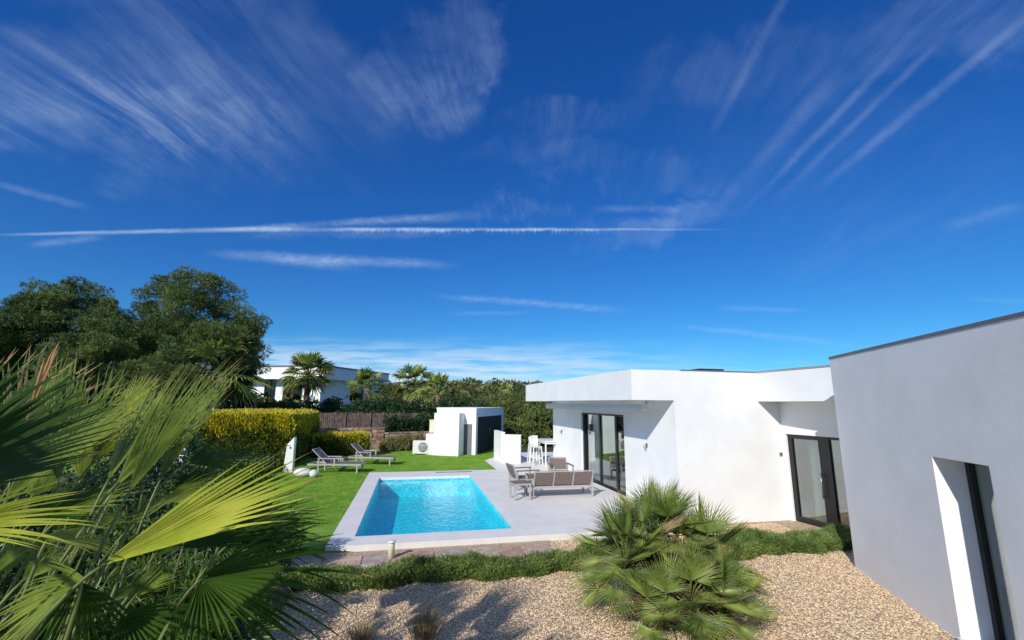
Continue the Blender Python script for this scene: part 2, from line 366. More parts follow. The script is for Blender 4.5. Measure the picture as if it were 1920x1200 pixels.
def pool_mat():
    m = bpy.data.materials.new('pool_mosaic_caustics'); m.use_nodes = True; t = m.node_tree; N.tree = t; b = t.nodes['Principled BSDF']; b.inputs['Roughness'].default_value = .4
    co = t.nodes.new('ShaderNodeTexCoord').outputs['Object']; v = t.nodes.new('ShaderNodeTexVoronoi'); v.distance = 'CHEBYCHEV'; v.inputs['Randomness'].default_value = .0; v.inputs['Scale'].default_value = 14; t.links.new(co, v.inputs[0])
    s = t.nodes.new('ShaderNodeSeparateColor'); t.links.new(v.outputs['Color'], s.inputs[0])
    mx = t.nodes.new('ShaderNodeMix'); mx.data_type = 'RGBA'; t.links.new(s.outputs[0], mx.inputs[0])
    mx.inputs[6].default_value = (.03, .56, .72, 1); mx.inputs[7].default_value = (.16, .88, .95, 1); t.links.new(mx.outputs[2], b.inputs['Base Color']); return m  # tile tones spread wide to paint in the bright mottling of caustic light
M['mosaic_caustics'] = pool_mat()

# ------------------------------------------------------------------ ground, hill, lawn, terrace, pool
ZT = .12
PX0, PX1, PY0, PY1 = -.92, 2.18, 9.5, 16.45
def hill_h(x, y):
    d = np.clip((y-40)/230, 0, 1); s = d*d*(3-2*d)
    side = 1-.25*np.clip((x-150)/150, 0, 1)
    h = 8.6*s*side+1.5*np.sin(x*.021+1)*s+.8*np.sin(x*.05+y*.03)*s
    return h
xs = np.linspace(-700, 700, 101); ys = np.linspace(40, 900, 80)
gv = []; gf = []
for j, y in enumerate(ys):
    for i, x in enumerate(xs): gv.append((x, y, float(hill_h(x, y))+.0))
for j in range(len(ys)-1):
    for i in range(len(xs)-1): a = j*len(xs)+i; gf.append((a, a+1, a+1+len(xs), a+len(xs)))
M['scrub'] = mat('scrub_ground', (.06, .065, .025), .95, .5, .08, .5, 2)
mb = MB(); mb.add(gv, gf, 0, True)
tag(mb.build('hillside', M['scrub']), kind='structure')
# ground sheet with a hole for the pool
def holed(name, x0, x1, y0, y1, hx0, hx1, hy0, hy1, z, m):
    b = MB(); v = [(x0, y0, z), (x1, y0, z), (x1, y1, z), (x0, y1, z), (hx0, hy0, z), (hx1, hy0, z), (hx1, hy1, z), (hx0, hy1, z)]
    b.add(v, [(0, 1, 5, 4), (1, 2, 6, 5), (2, 3, 7, 6), (3, 0, 4, 7)]); return b.build(name, m)
tag(holed('ground', -700, 700, -300, 44, PX0-.1, PX1+.1, PY0-.1, PY1+.1, -.012, M['scrub']), kind='structure')
# gravel garden
mb = MB(); mb.prism([(-1.9, -6), (14, -6), (14, 9.6), (2.4, 9.6), (2.4, 9.3), (-1.9, 9.3)], -.1, 0)
tag(mb.build('gravel_bed', M['gravel']), kind='structure')
def pebbles():
    n = 90000
    # more stones where they show larger
    x = rng.uniform(-1.7, 8.3, n); y = 3.6+rng.random(n)**1.15*5.7
    keep = ~((y > 8.93) & (x < 5.9)) & (y < 9.4); x = x[keep]; y = y[keep]; n = len(x)
    s = rng.uniform(.007, .0145, n); P = np.stack([x, y, s*.35], 1)
    base = np.array([[1, 0, 0], [.3, .95, 0], [-.8, .6, 0], [-.8, -.6, 0], [.3, -.95, 0], [0.1, 0, .75]], float)
    ang = rng.uniform(0, 6.28, n); ca, sa = np.cos(ang), np.sin(ang)
    B = base[None]*np.stack([s*1.2, s*rng.uniform(.6, 1, n), s], 1)[:, None, :]
    B[:, :5, 2] += rng.normal(0, .12, (n, 5))*s[:, None]; B[:, 5, :2] += rng.normal(0, .25, (n, 2))*s[:, None]
    X = B[..., 0]*ca[:, None]-B[..., 1]*sa[:, None]; Y = B[..., 0]*sa[:, None]+B[..., 1]*ca[:, None]
    B = np.stack([X, Y, B[..., 2]], 2)+P[:, None]
    idx = [(0, 1, 5), (1, 2, 5), (2, 3, 5), (3, 4, 5), (4, 0, 5)]
    T = np.concatenate([B[:, list(i)] for i in idx]); mi = np.tile(rng.integers(0, 6, n), 5)
    return T, mi
T, mi = pebbles()
tag(link('gravel', tri_mesh('gravel', T, [M['pb%d' % i] for i in range(6)], mi)), 'loose pale beige and tan gravel round the fan palm', 'gravel', kind='stuff')

# lawn
mb = MB(); mb.prism([(-30, 8.95), (-1.35, 8.95), (-1.35, 17.65), (3.4, 17.65), (3.4, 20.5), (4.3, 22.2), (6.4, 26.6), (2, 28.2), (-8, 25), (-30, 25)], -.1, ZT-.015)
tag(mb.build('lawn', M['lawn']), kind='structure')
def grass():
    n = 150000; x = rng.uniform(-6, -1.36, n); y = rng.uniform(9, 24, n)
    m = n//3; x[:m] = rng.uniform(-1.4, 4.2, m); y[:m] = rng.uniform(17.66, 25.5, m)
    ok = ~((x > 3.4) & (y < 20.5)) & ~((x > 3.4+(y-20.5)*.5)); x = x[ok]; y = y[ok]; n = len(x)
    P = np.stack([x, y, np.full(n, ZT-.016)], 1); D = unit(np.stack([rng.normal(0, .5, n), rng.normal(0, .5, n), np.ones(n)], 1)); S = unit(np.cross(D, rdir(n)))
    L = rng.uniform(.02, .04, n)[:, None]; w = .006
    return np.stack([P+S*w, P-S*w, P+D*L], 1)
tag(link('grass', tri_mesh('grass', grass(), [M['lawn']])), 'short bright green artificial grass round the pool', 'grass', kind='stuff')

# terrace round the pool (ring of four slabs plus the patio by the house)
mb = MB()
poly = lambda p, z0=-.08, z1=ZT: mb.prism(p, z0, z1)
poly([(-1.35, 8.95), (5.9, 8.95), (5.9, PY0), (-1.35, PY0)])
poly([(-1.35, PY0), (PX0, PY0), (PX0, PY1), (-1.35, PY1)])
poly([(PX1, PY0), (6.03, PY0), (6.03, PY1), (PX1, PY1)])
poly([(-1.35, PY1), (6.03, PY1), (6.03, 17.65), (-1.35, 17.65)])
poly([(3.4, 17.65), (9, 17.65), (9, 23.5), (5.1, 23.5), (3.4, 20.5)])
tag(mb.build('terrace', M['pav']), kind='structure')
mb = MB(); mb.box(1.03, 17.2, ZT+.002, 2.36, 17.32, ZT+.008)
tag(mb.build('drain_grate', M['alu']), 'long dark slot grate set in the coping at the far pool end', 'grate')
# pool shell
mb = MB(); D = -.44
qa, qb, qc, qd = PX0+.004, PX1-.004, PY0+.004, PY1-.004
v = [(qa, qc, ZT-.012), (qb, qc, ZT-.012), (qb, qd, ZT-.012), (qa, qd, ZT-.012), (qa, qc, D), (qb, qc, D), (qb, qd, D-.1), (qa, qd, D-.1)]
mb.add(v, [(4, 5, 6, 7), (0, 4, 7, 3), (1, 2, 6, 5), (0, 1, 5, 4), (3, 7, 6, 2)])
pool = empty('swimming_pool', (0, 0, 0), 0, 'rectangular swimming pool with turquoise water beside the lawn', 'swimming pool')
o = mb.build('pool_basin', M['mosaic_caustics'], pool)
mb = MB(); g = 40
mb.add([(PX0+.006, PY0+.006, 0), (PX1-.006, PY0+.006, 0), (PX1-.006, PY1-.006, 0), (PX0+.006, PY1-.006, 0)], [(0, 1, 2, 3)]); mb.build('water', M['water'], pool)
mb = MB(); mb.box(PX0+.008, PY1-.03, .03, PX1-.008, PY1-.008, ZT-.006); mb.build('waterline_band', M['white_metal'], pool)
for x in (1.9, ):  # small pool lamp and return inlet
    pass

# flagstone path in front of the terrace
path = MB(); path.prism([(-1.9, 7.75), (2.5, 7.75), (2.8, 8.945), (-1.9, 8.945)], -.05, .012)
path = tag(path.build('path', M['gravel']), kind='structure')
x = -1.85; k = 0
while x < 2.3:
    w = random.uniform(.42, .8)
    rows = [(7.78, 8.2), (8.23, 8.68)] if random.random() < .6 else [(7.78, 8.66)]
    for a, b in rows:
        j = lambda s=.035: random.uniform(-s, s)
        cut = random.random() < .5
        pts = [(x+.015+j()*.4, a+j()), (x+w*.55, a+j(.03)), (x+w-.015+j()*.4, a+j()), (x+w-.012, (a+b)/2+j()), (x+w-.015-(.12 if cut else 0), b+j(.02)), (x+w*.4, b+j(.02)), (x+.015, b+j(.03))]
        mb = MB(); mb.prism(pts, .0, .032+j(.008)); mb.build('flagstone', M['fl%d' % random.randrange(5)], path, bevel=.008); k += 1
    x += w

# ------------------------------------------------------------------ villa
ROOF = 3.48; SOF = 2.76; WY = 9.43; DX = 6.03; FX = 4.95
wd = Vector((-.4535, -.8912, 0)); wn = Vector((.8912, -.4535, 0))        # wing: along its face towards the camera, and into the building
wc = Vector((7.42, 6.58, 0))
villa = empty('villa', (10, 12, 0), 0, 'white modern flat roofed villa with overhanging roof and angled wing', 'house')
inv = Matrix.Translation((-10, -12, 0))
def vpart(mb, name, m, bevel=0., parent=None):
    mb.v = [(v[0]-10, v[1]-12, v[2]) for v in mb.v]; return mb.build(name, m, parent or villa, bevel)
dy0, dy1, dtop = 12.05, 15.4, 2.36
mb = MB()
mb.box(DX, WY+.3, -.1, DX+.3, dy0, SOF); mb.box(DX, dy1, -.1, DX+.3, 18.65, SOF); mb.box(DX, dy0, dtop, DX+.3, dy1, SOF)
vpart(mb, 'wall', M['render'])
mb = MB(); mb.box(DX, WY, -.1, 8.92, WY+.3, SOF); vpart(mb, 'wall', M['render'])
mb = MB(); mb.box(DX+.3, 18.35, -.1, 15, 18.65, SOF); mb.box(14.7, 4, -.1, 15, 18.35, SOF); vpart(mb, 'wall', M['render'])
# roof slab with deep fascia
mb = MB(); mb.prism([(FX, WY), (8.31, WY), (8.31, 5.95), (15, 3.2), (15, 19.2), (FX, 19.2)], SOF, ROOF-.02); vpart(mb, 'roof', M['render'])
mb = MB(); mb.prism([(FX+.5, WY+.02), (8.29, WY+.02), (8.29, WY-.03), (8.29, WY-.03), (8.29, 6.1), (15, 3.6), (15, 19.1), (FX+.5, 19.1)], ROOF-.019, ROOF-.005); vpart(mb, 'roof_membrane', M['roofgrey'])
mb = MB(); mb.box(FX+1.3, WY-.012, ROOF-.018, 8.31, WY+.2, ROOF+.008); mb.box(8.298, 6.2, ROOF-.018, 8.5, WY-.012, ROOF+.008); vpart(mb, 'parapet_coping', M['coping'])
# entrance recess: wall with the door opening
ex, ey = 8.92, WY; ed = Vector((.10, -1, 0)).normalized(); en = Vector((1, .10, 0)).normalized()
def efr(s, d, z): p = Vector((ex, ey, 0))+ed*s+en*d; return (p.x, p.y, z)
def ebox(mb, s0, s1, d0, d1, z0, z1, m=0):
    v = [efr(s0, d0, z0), efr(s1, d0, z0), efr(s1, d1, z0), efr(s0, d1, z0), efr(s0, d0, z1), efr(s1, d0, z1), efr(s1, d1, z1), efr(s0, d1, z1)]
    mb.add(v, [(0, 3, 2, 1), (4, 5, 6, 7), (0, 1, 5, 4), (1, 2, 6, 5), (2, 3, 7, 6), (3, 0, 4, 7)], m)
mb = MB(); ebox(mb, -.1, .10, 0, .3, -.1, SOF); ebox(mb, .10, 3.6, 0, .3, 1.99, SOF); vpart(mb, 'wall', M['render'])
def framed(name, boxes, panes, extra=(), label=None, bx=ebox):
    """dark frame with glass panes, in the entrance wall's own coordinates"""
    mb = MB()
    for b in boxes: bx(mb, *b)
    fr = vpart(mb, name, M['alu'])
    if label: fr['label'] = label
    for p in panes:
        g = MB(); bx(g, *p); vpart(g, 'pane', M['glass'], parent=fr); o_ = fr.children[-1] if False else None
    return fr
# children of parts keep the villa's frame (parts sit at the villa's origin)
ZD = .02
dr = framed('entrance_door', [(.10, .20, .06, .16, ZD, 1.99), (.20, .86, .06, .16, 1.89, 1.99), (.20, .86, .06, .16, ZD, .12), (.86, .96, .06, .16, ZD, 1.99)], [(.20, .86, .10, .115, .12, 1.89)], label='black framed glass entrance door')
mb = MB(); a = efr(.90, -.02, .65); b = efr(.90, -.02, 1.2); mb.tube([a, b], .014); mb.tube([efr(.9, .06, .70), efr(.9, -.02, .70)], .009); mb.tube([efr(.9, .06, 1.15), efr(.9, -.02, 1.15)], .009); vpart(mb, 'handle', M['steel'], parent=dr)
framed('side_window', [(.965, 1.12, .05, .16, ZD, 1.99), (1.12, 3.4, .06, .14, 1.93, 1.99), (1.12, 3.4, .06, .14, ZD, .08)], [(1.12, 3.4, .09, .105, .08, 1.93)])
# sliding glass door of the living room
def dbox(mb, y0, y1, x0, x1, z0, z1, m=0): mb.box(DX+x0, y0, z0, DX+x1, y1, z1, m)
yy = [dy1, dy1-.11]
sl = framed('sliding_door', [(dy0, dy0+.06, .07, .2, ZT, dtop), (dy1-.10, dy1, .07, .2, ZT, dtop), (dy0, dy1, .07, .2, dtop-.06, dtop), (dy0, dy1, .07, .2, ZT, ZT+.035),
             (12.70, 12.82, .08, .15, ZT+.035, dtop-.06), (13.93, 14.05, .09, .19, ZT+.035, dtop-.06)],
            [(dy0+.06, 12.70, .11, .12, ZT+.035, dtop-.06), (12.82, 13.93, .12, .13, ZT+.035, dtop-.06), (14.05, dy1-.10, .15, .16, ZT+.035, dtop-.06)], bx=dbox, label='three panel black framed sliding glass door')
# interior of living room and hall
mb = MB(); mb.box(DX+.3, WY+.3, ZT-.05, 14.7, 18.35, ZT-.005); vpart(mb, 'floor', M['floor_in'])
mb = MB(); mb.box(11.2, WY+.3, ZT, 11.3, 18.35, SOF); mb.box(9.3, WY+.3, ZT, 9.4, 11.4, SOF); vpart(mb, 'inner_wall', M['interior'])
mb = MB()
for k in range(14):  # folds of the curtain just behind the far pane
    y = 14.15+k*.09; mb.box(DX+.36+(.05 if k % 2 else 0), y, ZT+.02, DX+.39+(.05 if k % 2 else 0), y+.095, dtop+.1)
vpart(mb, 'curtain', M['curtain'])
mb = MB(); mb.box(9.7, 4.5, -.02, 14.6, 9.3, ZD); vpart(mb, 'floor', M['floor_in'])
mb = MB(); mb.prism([(10.6, 9.3), (10.7, 9.3), (10.9, 7.0), (10.8, 7.0)], 0, SOF); vpart(mb, 'inner_wall', M['interior'])
mb = MB(); [mb.box(9.25+.01*(k % 2), 8.95-k*.07, .05, 9.28+.01*(k % 2), 9.02-k*.07, 2.0) for k in range(4)]; vpart(mb, 'curtain', M['curtain'])
# angled wing
def wf(s, d, z): p = wc+wd*s+wn*d; return (p.x, p.y, z)
def wbox(mb, s0, s1, d0, d1, z0, z1, m=0):
    v = [wf(s0, d0, z0), wf(s1, d0, z0), wf(s1, d1, z0), wf(s0, d1, z0), wf(s0, d0, z1), wf(s1, d0, z1), wf(s1, d1, z1), wf(s0, d1, z1)]
    mb.add(v, [(0, 3, 2, 1), (4, 5, 6, 7), (0, 1, 5, 4), (1, 2, 6, 5), (2, 3, 7, 6), (3, 0, 4, 7)], m)
WR = 3.50; s0, s1, wt, wz = 2.47, 3.37, .46, 2.06
mb = MB(); wbox(mb, 0, s0, 0, wt, -.1, WR); wbox(mb, s1, 10, 0, wt, -.1, WR); wbox(mb, s0, s1, 0, wt, wz, WR); wbox(mb, s0, s1, 0, wt, -.1, .03); vpart(mb, 'wall', M['render'])
mb = MB(); wbox(mb, 0, .3, wt, 7, -.1, WR); wbox(mb, .3, 10, 6.7, 7, -.1, WR); vpart(mb, 'wall', M['render'])
mb = MB(); wbox(mb, .3, 10, wt, 6.7, 2.9, 3.3); vpart(mb, 'roof', M['roofgrey'])
mb = MB(); wbox(mb, -.006, 10, -.008, wt+.02, WR+.001, WR+.042); wbox(mb, -.006, .32, wt+.02, 7, WR+.001, WR+.055); vpart(mb, 'parapet_coping', M['coping'])
mb = MB(); wbox(mb, s0-.03, s1+.03, -.03, .30, .031, .05); vpart(mb, 'window_sill', M['pav'])
framed('window', [(s0, s0+.07, .32, .40, .05, wz), (s1-.05, s1, .32, .40, .05, wz), (s0+.07, s1-.05, .32, .40, wz-.06, wz), (s0+.07, s1-.05, .32, .40, .05, .10)], [(s0+.07, s1-.05, .35, .36, .10, wz-.06)], bx=wbox, label='tall narrow black framed window set deep in the wing')
mb = MB(); wbox(mb, s0-.8, s1+.8, 1.2, 1.25, .05, 2.7); vpart(mb, 'inner_wall', M['interior'])
# awning box and its brackets
aw = empty('awning', (FX+.55, 14, 2.62), 0, 'retracted white awning cassette under the roof overhang', 'awning')
mb = MB(); mb.box(-.1, -4.15, -.09, .12, 3.6, .05); mb.build('cassette', M['white_metal'], aw, .015)
mb = MB(); mb.box(-.13, -4.15, -.15, -.09, 3.6, -.03); mb.build('front_rail', M['white_metal'], aw, .01)
for yb in (-4.05, 3.4): mb = MB(); mb.box(.12, yb, -.07, .32, yb+.08, .135); mb.build('bracket', M['white_metal'], aw)
# wall lamps
def wall_lamp(p, nrm, label):
    e = empty('wall_lamp', p, math.atan2(nrm[1], nrm[0]), label, 'lamp', 'small metal wall lamps on the villa')
    mb = MB(); mb.box(0, -.04, -.05, .012, .04, .05); mb.build('back_plate', M['steel'], e)
    mb = MB(); mb.tube([(.06, 0, -.075), (.06, 0, .02)], .03, 12); mb.tube([(.01, 0, .0), (.06, 0, .0)], .01, 6); mb.build('lamp_head', M['steel'], e)
wall_lamp((DX-.001, 10.78, 1.62), (-1, 0), 'small metal wall lamp between the sliding door and the villa corner')
wall_lamp((DX-.001, 17.47, 1.58), (-1, 0), 'small metal wall lamp on the far end of the patio wall')
p = Vector(efr(-.02, 0, 1.50)); mb = MB(); mb.box(-.05, -.012, -.05, .05, 0, .05); mb.box(-.02, -.016, -.03, .02, -.012, .03, 1)
o = mb.build('door_intercom', [M['furn_metal'], M['alu']], loc=(8.84, WY-.001, 1.5)); tag(o, 'small square intercom panel on the white wall left of the entrance door', 'intercom')
# dark low roof unit
q = atY(1320, 690, 13.2); e = MB(); e.box(-.45, -.4, 0, .45, .4, .05); e.box(-.42, -.37, -.33, -.36, .37, 0); e.box(.36, -.37, -.33, .42, .37, 0)
tag(e.build('solar_panel', M['alu'], loc=(q.x, 13.2, 3.79)), 'flat dark solar panel lying on the villa roof', 'solar panel')

# ------------------------------------------------------------------ pool house (shed) and low walls
e1 = Vector((-.8912, .4535, 0)); e2 = Vector((.4535, .8912, 0)); sq = Vector((3.26, 22.66, 0))
ang_s = math.atan2(-.4535, .8912)            # local +x = -e1 (towards the corner), local +y = e2
shed = empty('pool_house', (sq.x, sq.y, ZT-.02), ang_s, 'white flat roofed pool house with black door behind the lawn', 'shed')
# local frame: corner at origin, face A runs to -x, face B runs to +y
H = 2.25
LA, LB = 2.15, 5.2
mb = MB(); mb.box(-LA, 0, 0, -.82, .15, H); mb.box(-.2, 0, 0, 0, .15, H); mb.box(-.82, 0, 1.5, -.2, .15, H); mb.build('wall', M['render'], shed)
mb = MB(); mb.box(-.15, .15, 0, 0, .28, H); mb.box(-.15, LB-.2, 0, 0, LB, H); mb.box(-.15, .28, 1.86, 0, LB-.2, H); mb.build('wall', M['render'], shed)
mb = MB(); mb.box(-LA, LB-.15, 0, -.15, LB, H); mb.box(-LA, .15, 0, -LA+.15, LB-.15, H); mb.build('wall', M['render'], shed)
mb = MB(); mb.box(-LA-.02, -.02, H, .02, LB+.02, H+.06); mb.build('roof', M['render'], shed)
d_ = MB(); d_.box(-.81, .05, 0, -.21, .10, 1.49); tag(d_.build('door', M['greydoor'], shed), 'grey door')
for a, b in ((.30, 2.6), (2.61, LB-.22)):
    d_ = MB(); d_.box(-.13, a, .02, -.08, b, 1.85); dd = d_.build('door', M['blackdoor'], shed); dd['label'] = 'black door leaf'
    for i in range(5): s_ = MB(); y0 = a+.02+i*(b-a-.04)/5; s_.box(-.08, y0, .06, -.068, y0+(b-a-.04)/5-.02, 1.82); s_.build('slat', M['blackdoor'], dd)
h_ = MB(); h_.tube([(-.03, 2.5, .85), (-.03, 2.5, 1.25)], .015); h_.tube([(-.08, 2.5, .9), (-.03, 2.5, .9)], .01); h_.tube([(-.08, 2.5, 1.2), (-.03, 2.5, 1.2)], .01); h_.build('handle', M['steel'], dd)
# thicker service block in front of face A
sv = empty('shower_wall', (sq.x, sq.y, ZT-.02), ang_s, 'tall white block wall standing in front of the pool house', 'wall')
mb = MB(); mb.box(-1.95, -.75, 0, -.62, -.03, H-.2); mb.build('wall_block', M['render'], sv)
lw = empty('low_wall', (sq.x, sq.y, ZT-.02), ang_s, 'low white wall stepping down left of the pool house', 'wall')
mb = MB(); mb.box(-2.42, -.60, 0, -1.96, -.42, 1.02); mb.box(-2.42, -.42, 0, -2.24, -.03, 1.02); mb.build('wall_block', M['render'], lw)
cb = MB(); cb.box(-.2, -.1, 0, .2, .1, .6); cb.box(-.22, -.12, .6, .22, .12, .64); cb.box(-.17, -.115, .05, .17, -.1, .55)
o = cb.build('meter_cabinet', M['cream'], bevel=.01, loc=(sq.x-.8912*2.2-.4535*.2, sq.y+.4535*2.2-.8912*.2, ZT+1.04)); o.rotation_euler.z = ang_s; tag(o, 'cream box cabinet sitting above the low white wall', 'cabinet')
ac = empty('heat_pump', (.62, 23.35, ZT-.015), ang_s*.3, 'pale pool heat pump with dark fan grille beside the low wall', 'heat pump')
mb = MB(); mb.box(-.4, -.18, .05, .4, .18, .68); mb.box(-.36, -.15, 0, -.3, .15, .05); mb.box(.3, -.15, 0, .36, .15, .05); mb.build('casing', M['plastic'], ac, .02)
mb = MB(); mb.lathe([(.0, 0), (.23, 0), (.23, .015), (0, .015)], 20); o = mb.build('fan_disc', M['greydoor'], ac, loc=(.1, -.185, .37)); o.rotation_euler.x = R(90)
for k in range(6):
    mb = MB(); mb.box(-.12, -.205, .20+k*.06, .32, -.197, .215+k*.06); mb.build('grille_bar', M['white_metal'], ac)
# two low white partition walls
def pwall(name, p, w, d, h, label, rz=ang_s):
    e = empty(name, (p[0], p[1], ZT-.01), rz, label, 'wall'); mb = MB(); mb.box(0, 0, 0, w, d, h-.04); mb.build('wall_block', M['render'], e); mb = MB(); mb.box(-.01, -.01, h-.04, w+.01, d+.01, h); mb.build('wall_cap', M['render'], e); return e
pwall('partition_wall', (4.02, 19.62), .8, .16, 1.20, 'low white partition wall nearest the patio armchairs', ang_s)
pw = pwall('partition_wall', (3.98, 19.75), .16, 1.5, 1.29, 'low white partition wall running back towards the pool house', 0.03)

# ------------------------------------------------------------------ patio furniture
def leg_parts(root, xs, ys, h, w=.045, m='furn_metal'):
    for x in xs:
        for y in ys: mb = MB(); mb.box(x-w/2, y-w/2, 0, x+w/2, y+w/2, h); mb.build('leg', M[m], root, .004)
def slats(root, a, b, u, n, gap, th, m, name='slat'):
    """n slats between points a and b (one edge), stacked along vector u"""
    a, b, u = Vector(a), Vector(b), Vector(u); h = u.length/n
    for i in range(n):
        c0 = a+u*((i+.5)/n); c1 = b+u*((i+.5)/n); mb = MB(); mb.bar(c0, c1, th, h*(1-gap), up=u.normalized()); mb.build(name, M[m], root)
def seat_unit(name, width, loc, rz, label, cat, panels=1):
    """lounge seat: local +y is its front, back rest at y=0"""
    e = empty(name, loc, rz, label, cat)
    hw = width/2; dp = .72
    for sx in (-hw+.03, hw-.03):
        mb = MB(); mb.box(sx-.025, -.02, 0, sx+.025, .03, .56); mb.build('leg', M['furn_metal'], e, .004)
        mb = MB(); mb.box(sx-.025, dp-.05, 0, sx+.025, dp, .53); mb.build('leg', M['furn_metal'], e, .004)
        mb = MB(); mb.box(sx-.032, -.02, .53, sx+.032, dp+.01, .56); mb.build('armrest', M['taupe'], e, .004)
    mb = MB(); mb.box(-hw+.05, -.0, .25, hw-.05, .04, .31); mb.box(-hw+.05, dp-.06, .25, hw-.05, dp-.02, .31)
    mb.box(-hw+.05, .04, .26, -hw+.09, dp-.06, .30); mb.box(hw-.09, .04, .26, hw-.05, dp-.06, .30); mb.build('seat_frame', M['furn_metal'], e)
    bt, bb = Vector((0, -.13, .70)), Vector((0, .03, .34)); pw = (width-.1)/panels
    mb = MB()
    for i in range(panels+1):
        x = -hw+.05+i*pw; mb.bar((x, bb.y, bb.z-.06), (x, bt.y, bt.z+.01), .035, .03, up=(0, 1, 0))
    mb.bar((-hw+.035, bt.y, bt.z+.012), (hw-.035, bt.y, bt.z+.012), .03, .028); mb.build('back_frame', M['furn_metal'], e)
    for i in range(panels):
        x = -hw+.05+i*pw
        bp = MB(); bp.box(0, 0, 0, .001, .001, .001)
        slats(e, (x+.022, bb.y, bb.z), (x+pw-.022, bb.y, bb.z), bt-bb-Vector((0, 0, .012)), 7, .10, .014, 'taupe', 'back_slat')
        slats(e, (x+.01, .05, .315), (x+pw-.01, .05, .315), (0, dp-.13, 0), 7, .10, .014, 'taupe', 'seat_slat')
    return e
sofa = seat_unit('garden_sofa', 1.78, (4.22, 12.2, ZT), 0, 'three seat outdoor sofa with taupe slatted back seen from behind', 'sofa', 3)
seat_unit('garden_armchair', .72, (3.16, 13.75, ZT), R(-82), 'taupe outdoor armchair at the pool side in front of the white partition', 'armchair')
seat_unit('garden_armchair', .70, (5.02, 15.0, ZT), R(176), 'taupe outdoor armchair behind the sofa facing the pool side camera', 'armchair')
bpy.data.objects['garden_armchair.001']['label'] = 'taupe outdoor armchair behind the sofa near the sliding door'
def small_table(name, w, d, h, loc, rz, label, top='taupe'):
    e = empty(name, loc, rz, label, 'table'); leg_parts(e, (-w/2+.03, w/2-.03), (-d/2+.03, d/2-.03), h-.03)
    mb = MB(); mb.box(-w/2, -d/2, h-.06, w/2, -d/2+.03, h-.02); mb.box(-w/2, d/2-.03, h-.06, w/2, d/2, h-.02); mb.box(-w/2, -d/2+.03, h-.06, -w/2+.03, d/2-.03, h-.02); mb.box(w/2-.03, -d/2+.03, h-.06, w/2, d/2-.03, h-.02); mb.build('frame', M['furn_metal'], e)
    slats(e, (-w/2+.01, -d/2+.01, h-.01), (w/2-.01, -d/2+.01, h-.01), (0, d-.02, 0), 5, .08, .018, top, 'top_slat')
small_table('side_table', .48, .48, .44, (3.02, 12.28, ZT), R(4), 'small slatted side table at the left end of the sofa')
small_table('coffee_table', .95, .6, .34, (4.2, 14.0, ZT), 0, 'low slatted coffee table in front of the sofa')
small_table('lounger_table', .42, .42, .36, (-2.62, 19.45, ZT-.01), R(-20), 'low side table between the two sun loungers', 'taupe')
# bar table and stools
bt = empty('bar_table', (5.95, 18.95, ZT), 0, 'tall white bar table at the far end of the patio', 'table')
mb = MB(); mb.box(-.42, -.75, .96, .5, .75, 1.0); mb.build('table_top', M['plastic'], bt, .01)
leg_parts(bt, (-.38, .45), (-.7, .7), .96, .05, 'plastic')
mb = MB(); mb.box(-.38, -.7, .88, .45, -.68, .95); mb.box(-.38, .68, .88, .45, .7, .95); mb.box(-.39, -.68, .88, -.37, .68, .95); mb.build('apron', M['plastic'], bt)
def stool(loc, rz, label):
    e = empty('bar_stool', loc, rz, label, 'bar stool', 'white bar stools round the bar table')
    for x in (-1, 1):
        for y in (-1, 1): mb = MB(); mb.bar((x*.22, y*.22, 0), (x*.17, y*.17, .74), .035, .035); mb.build('leg', M['plastic'], e)
    mb = MB()
    for a, b in (((-.2, -.2), (.2, -.2)), ((.2, -.2), (.2, .2)), ((.2, .2), (-.2, .2)), ((-.2, .2), (-.2, -.2))): mb.bar((*a, .28), (*b, .28), .022, .022)
    mb.build('footrest', M['plastic'], e)
    mb = MB(); mb.box(-.21, -.2, .72, .21, .21, .76); mb.build('seat', M['plastic'], e, .015)
    mb = MB()
    n = 7; v = []
    for i in range(n):
        a = R(180+i*180/(n-1)); v += [(math.cos(a)*.21, math.sin(a)*.2+.02, .78), (math.cos(a)*.235, math.sin(a)*.23, 1.08)]
    for i in range(n-1): mb.add([v[2*i], v[2*i+2], v[2*i+3], v[2*i+1]], [(0, 1, 2, 3)])
    o = mb.build('backrest', M['plastic'], e); s_ = o.modifiers.new('thick', 'SOLIDIFY'); s_.thickness = .025
stool((5.3, 18.75, ZT), R(-88), 'white bar stool nearest the camera at the bar table')
stool((5.62, 20.2, ZT), R(-150), 'white bar stool at the far end of the bar table')
stool((5.36, 19.45, ZT), R(-95), 'white bar stool on the left side of the bar table between the other two')
